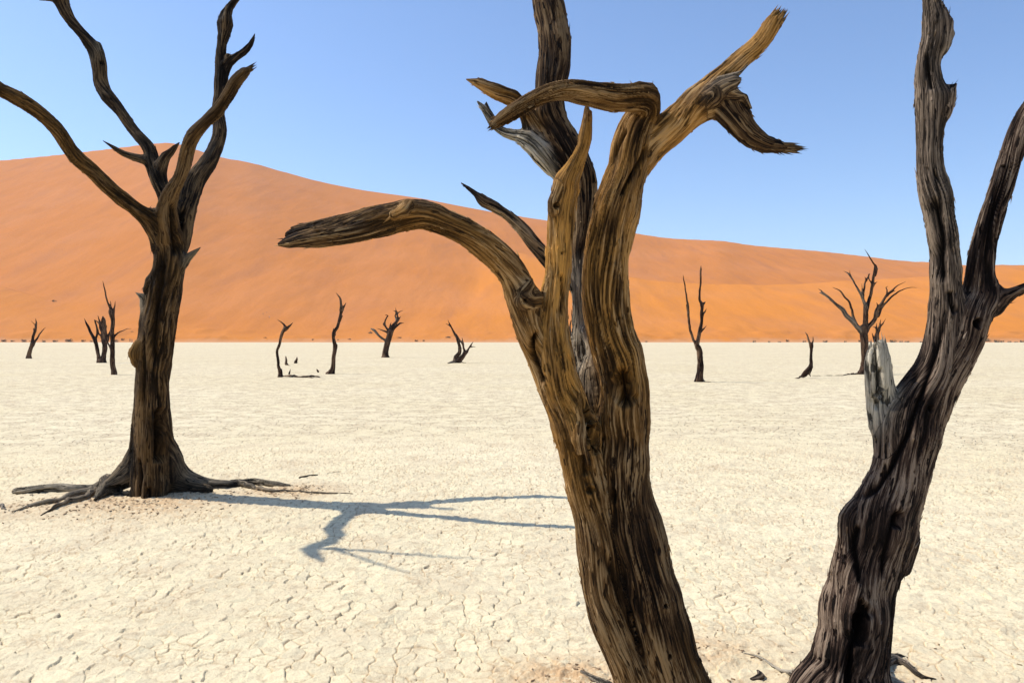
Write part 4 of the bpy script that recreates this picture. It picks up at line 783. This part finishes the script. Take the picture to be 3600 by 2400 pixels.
# ------------------------------------------------------------------ shrubs along the foot of the dunes
def shrub_mesh(seed, mat, n=420):
    rng = np.random.RandomState(seed); V = []; Fa = []
    lobes = [(rng.uniform(-.7, .7), rng.uniform(-.4, .4), rng.uniform(.15, .4), rng.uniform(.25, .5)) for _ in range(7)]
    for i in range(n):
        l = lobes[rng.randint(len(lobes))]; d = rng.normal(size=3); d /= np.linalg.norm(d); r = l[3]*rng.uniform(.6, 1)
        c = np.array([l[0]+d[0]*r, l[1]+d[1]*r*.8, max(.02, l[2]+d[2]*r*.7)])
        u = rng.normal(size=3); u /= np.linalg.norm(u); v = np.cross(u, rng.normal(size=3)); v /= np.linalg.norm(v); s = rng.uniform(.03, .08)
        k = len(V); V += [c-u*s*1.6, c+v*s*.6, c+u*s*1.6, c-v*s*.6]; Fa.append((k, k+1, k+2, k+3))
    for i in range(14):
        a = rng.uniform(0, 6.28); e = np.array([math.cos(a)*.7, math.sin(a)*.5, rng.uniform(.3, .7)]); k = len(V); s = np.array([.02, 0, 0]); t = np.array([0, .02, 0])
        V += [-s, s, t, e]; Fa += [(k, k+1, k+3, k+3)]
    return np.array(V), np.array([f for f in Fa if f[2] != f[3]])
protos = []
def shrub_proto(i, mat):
    V, Fa = shrub_mesh(90+i, mat); return make_mesh('desert_shrub', V, Fa, mat, smooth=False)
protos = [shrub_proto(i, M_SHRUBG if i == 2 else M_SHRUB) for i in range(4)]
SH = [(12,1197,20,9,0),(45,1198,14,6,0),(85,1197,20,9,0),(110,1199,14,6,0),(155,1199,14,8,0),(195,1198,18,8,0),(240,1196,28,11,0),(294,1197,15,9,0),(322,1199,12,5,0),(360,1198,16,6,0),(405,1197,26,9,0),(432,1192,12,8,0),
 (190,1057,18,6,1),(463,1167,14,6,2),(932,1187,14,5,1),(1048,1189,12,3,1),(1228,1192,14,4,1),(1100,1193,8,5,0),(1188,1192,7,4,0),(1402,1186,22,4,1),(1574,1185,22,5,1),(1303,1169,16,9,2),(1464,1197,14,8,0),(1490,1197,8,7,0),
 (2272,1200,10,5,0),(2652,1200,12,8,0),(2704,1201,10,5,0),(2740,1201,12,5,0),(2768,1197,13,8,0),(2828,1200,14,7,0),(2902,1200,18,9,0),(2972,1200,10,6,0),(3022,1198,11,8,0),(3056,1201,10,5,0),(3138,1199,26,10,0),(3168,1200,14,6,0),(3190,1201,18,7,0),(3240,1201,14,6,0),
 (3330,1201,14,6,0),(3468,1195,26,12,2),(3504,1199,24,10,0),(3524,1200,14,8,0),(3550,1201,14,6,0),(3572,1202,14,5,0),(3592,1200,16,9,0),(3610,1199,14,9,0)]
def ray_ground(px, py):
    Ds = np.arange(399.0, 700, .5); z, _ = dune_z(np.full(len(Ds), px), Ds); zr = CAMH-(py-HY)/F*Ds
    hit = np.nonzero(z >= zr)[0]; D = Ds[hit[0]] if len(hit) else 402.0
    return (px-CX)/F*D, D, float(dune_z(np.array([px]), np.array([D]))[0][0])
ORD = ['first', 'second', 'third', 'fourth', 'fifth', 'sixth', 'seventh', 'eighth', 'ninth', 'tenth', 'eleventh', 'twelfth', 'thirteenth', 'fourteenth', 'fifteenth', 'sixteenth']
ZN = [(0, 470, 'left of the left tree'), (470, 1870, 'between the left and middle trees'), (1870, 3200, 'between the middle and right trees'), (3200, 4000, 'past the right tree')]
def shrub_label(j):
    px, kd = SH[j][0], SH[j][4]
    for a, b, txt in ZN:
        if a <= px < b:
            same = sorted(s_[0] for s_ in SH if a <= s_[0] < b and s_[4] == kd); k_ = ORD[same.index(px)]+' ' if len(same) > 1 else ''
            return k_+{0: 'dry brown shrub of the dune foot line', 1: 'dark tuft on the lower dune slope', 2: 'grey green bush on the dune foot sand'}[kd]+', '+txt
LB = {1: 'small dark tuft growing alone on the lower dune slope', 2: 'grey green bush growing on the sand at the dune foot', 0: 'low dry brown shrub in the line along the dune foot'}
first = set()
for j, (px, py, wp, hp, kd) in enumerate(SH):
    i = 2 if kd == 2 else (j % 2 if kd == 0 else 3)
    x, y, z = ray_ground(px, py+hp*.5)
    if kd == 0: y = min(y, 408); z = float(dune_z(np.array([px]), np.array([y]))[0][0]); x = (px-CX)/F*y
    o = protos[i] if i not in first else protos[i].copy()
    if i in first: COL.objects.link(o)
    first.add(i)
    o.location = (x, y, z-.05); o.scale = (wp/F*y/1.9, wp/F*y/1.9, hp*1.35/F*y/.85); o.rotation_euler = (0, 0, 0 if j % 3 else 3.1)
    tag(o, shrub_label(j), 'shrub', {0: 'shrubs along the dune foot', 1: 'dark tufts on the lower dune', 2: 'grey green bushes at the dune foot'}[kd])
# ------------------------------------------------------------------ the walkers
def person(px, py, h, lean, stride, mats, label, group):
    x, y, z = ray_ground(px, py)
    P = []
    def L(pts, key): P.append((key, pts))
    hip = .92; 
    L([(0,0,.95,.13),(lean*.2,0,1.2,.14),(lean*.4,0,1.42,.15),(lean*.45,0,1.5,.07),(lean*.5,0,1.56,.06)], 'body'); L([(lean*.5-.02,0,1.64,.085),(lean*.5-.02,0,1.70,.09)], 'body')
    for s in (-1, 1):
        L([(0,s*.09,.95,.10),(s*stride*.5,s*.1,.5,.07),(s*stride*.9-.05,s*.1,.08,.05),(s*stride*.9-.2,s*.1,.04,.04)], 'body')
        L([(lean*.4,s*.19,1.42,.055),(lean*.4-s*stride*.3,s*.23,1.15,.042),(lean*.4-s*stride*.7-.05,s*.22,.93,.03),(lean*.4-s*stride*.8-.08,s*.21,.85,.03)], 'body')
    Vs, Q, T3, o_ = [], [], [], 0
    for key, pts in P:
        l = Limb(catmull(np.array(pts, float), .06), 0); V, q, t = tube(l, 8); Vs.append(V); Q.append(q+o_); T3.append(t+o_); o_ += len(V)
    tmp = make_mesh('person', np.vstack(Vs), [np.vstack(Q), np.vstack(T3)], mats[0])
    md = tmp.modifiers.new('r', 'REMESH'); md.mode = 'VOXEL'; md.voxel_size = .02; md.use_smooth_shade = True
    ev = tmp.evaluated_get(bpy.context.evaluated_depsgraph_get()); me = bpy.data.meshes.new_from_object(ev); old = tmp.data; tmp.modifiers.clear(); tmp.data = me; bpy.data.meshes.remove(old)
    tmp.name = 'person'; tmp.location = (x, y, z); s = h/F*y/1.79; tmp.scale = (s, s, s)
    tag(tmp, label, 'person', group)
def cloth(name, top, legs):
    m = NT(name); ge = m.n('ShaderNodeTexCoord').outputs['Object']; sp = m.n('ShaderNodeSeparateXYZ'); m.l(ge, sp.inputs[0])
    c = m.ramp(m.math('DIVIDE', sp.outputs[2], 1.8), [(0.0, (.03,.02,.02)), (.04, legs), (.53, top), (.86, (.30,.17,.11)), (.94, (.04,.03,.02))])
    for n_ in m.t.nodes:
        if n_.bl_idname == 'ShaderNodeValToRGB': n_.color_ramp.interpolation = 'CONSTANT'
    m.l(c, m.b.inputs['Base Color']); return m.m
m1 = cloth('dark_hiking_clothes', (.06,.05,.08), (.05,.05,.05)); m2 = cloth('brown_hiking_clothes', (.16,.08,.07), (.05,.06,.10)); m3 = cloth('pale_hiking_clothes', (.5,.45,.6), (.06,.06,.09))
person(457, 1202, 14, -.05, .28, [m1], 'person in dark clothes walking at the dune foot, left of the pair', 'walkers at the dune foot')
person(464, 1203, 13, -.05, .2, [m2], 'person in brownish clothes walking at the dune foot, right of the pair', 'walkers at the dune foot')
person(925, 1107, 7, -.15, .22, [m1], 'person climbing the dune, leftmost of the three hikers', 'hikers climbing the dune')
person(938, 1101, 6.5, -.15, .22, [m2], 'person climbing the dune, highest of the three hikers', 'hikers climbing the dune')
person(947, 1118, 8, -.15, .22, [m3], 'person in a pale top climbing the dune, lowest of the three hikers', 'hikers climbing the dune')
# ------------------------------------------------------------------ desert haze
import bmesh
bm = bmesh.new(); bmesh.ops.create_cube(bm, size=1)
me = bpy.data.meshes.new('haze'); bm.to_mesh(me); bm.free(); hz = bpy.data.objects.new('haze', me); COL.objects.link(hz)
hz.scale = (5600, 4000, 420); hz.location = (0, 0, 420/2-180)
hm = bpy.data.materials.new('desert_haze'); hm.use_nodes = True; ht = hm.node_tree; ht.nodes.clear()
ov = ht.nodes.new('ShaderNodeOutputMaterial'); pv = ht.nodes.new('ShaderNodeVolumePrincipled'); ht.links.new(pv.outputs[0], ov.inputs[1])
pv.inputs['Color'].default_value = (.80, .84, .95, 1); pv.inputs['Density'].default_value = 0.00011; pv.inputs['Anisotropy'].default_value = .3
me.materials.append(hm); tag(hz, 'thin pale desert haze over the pan and dunes', 'haze', kind='stuff')
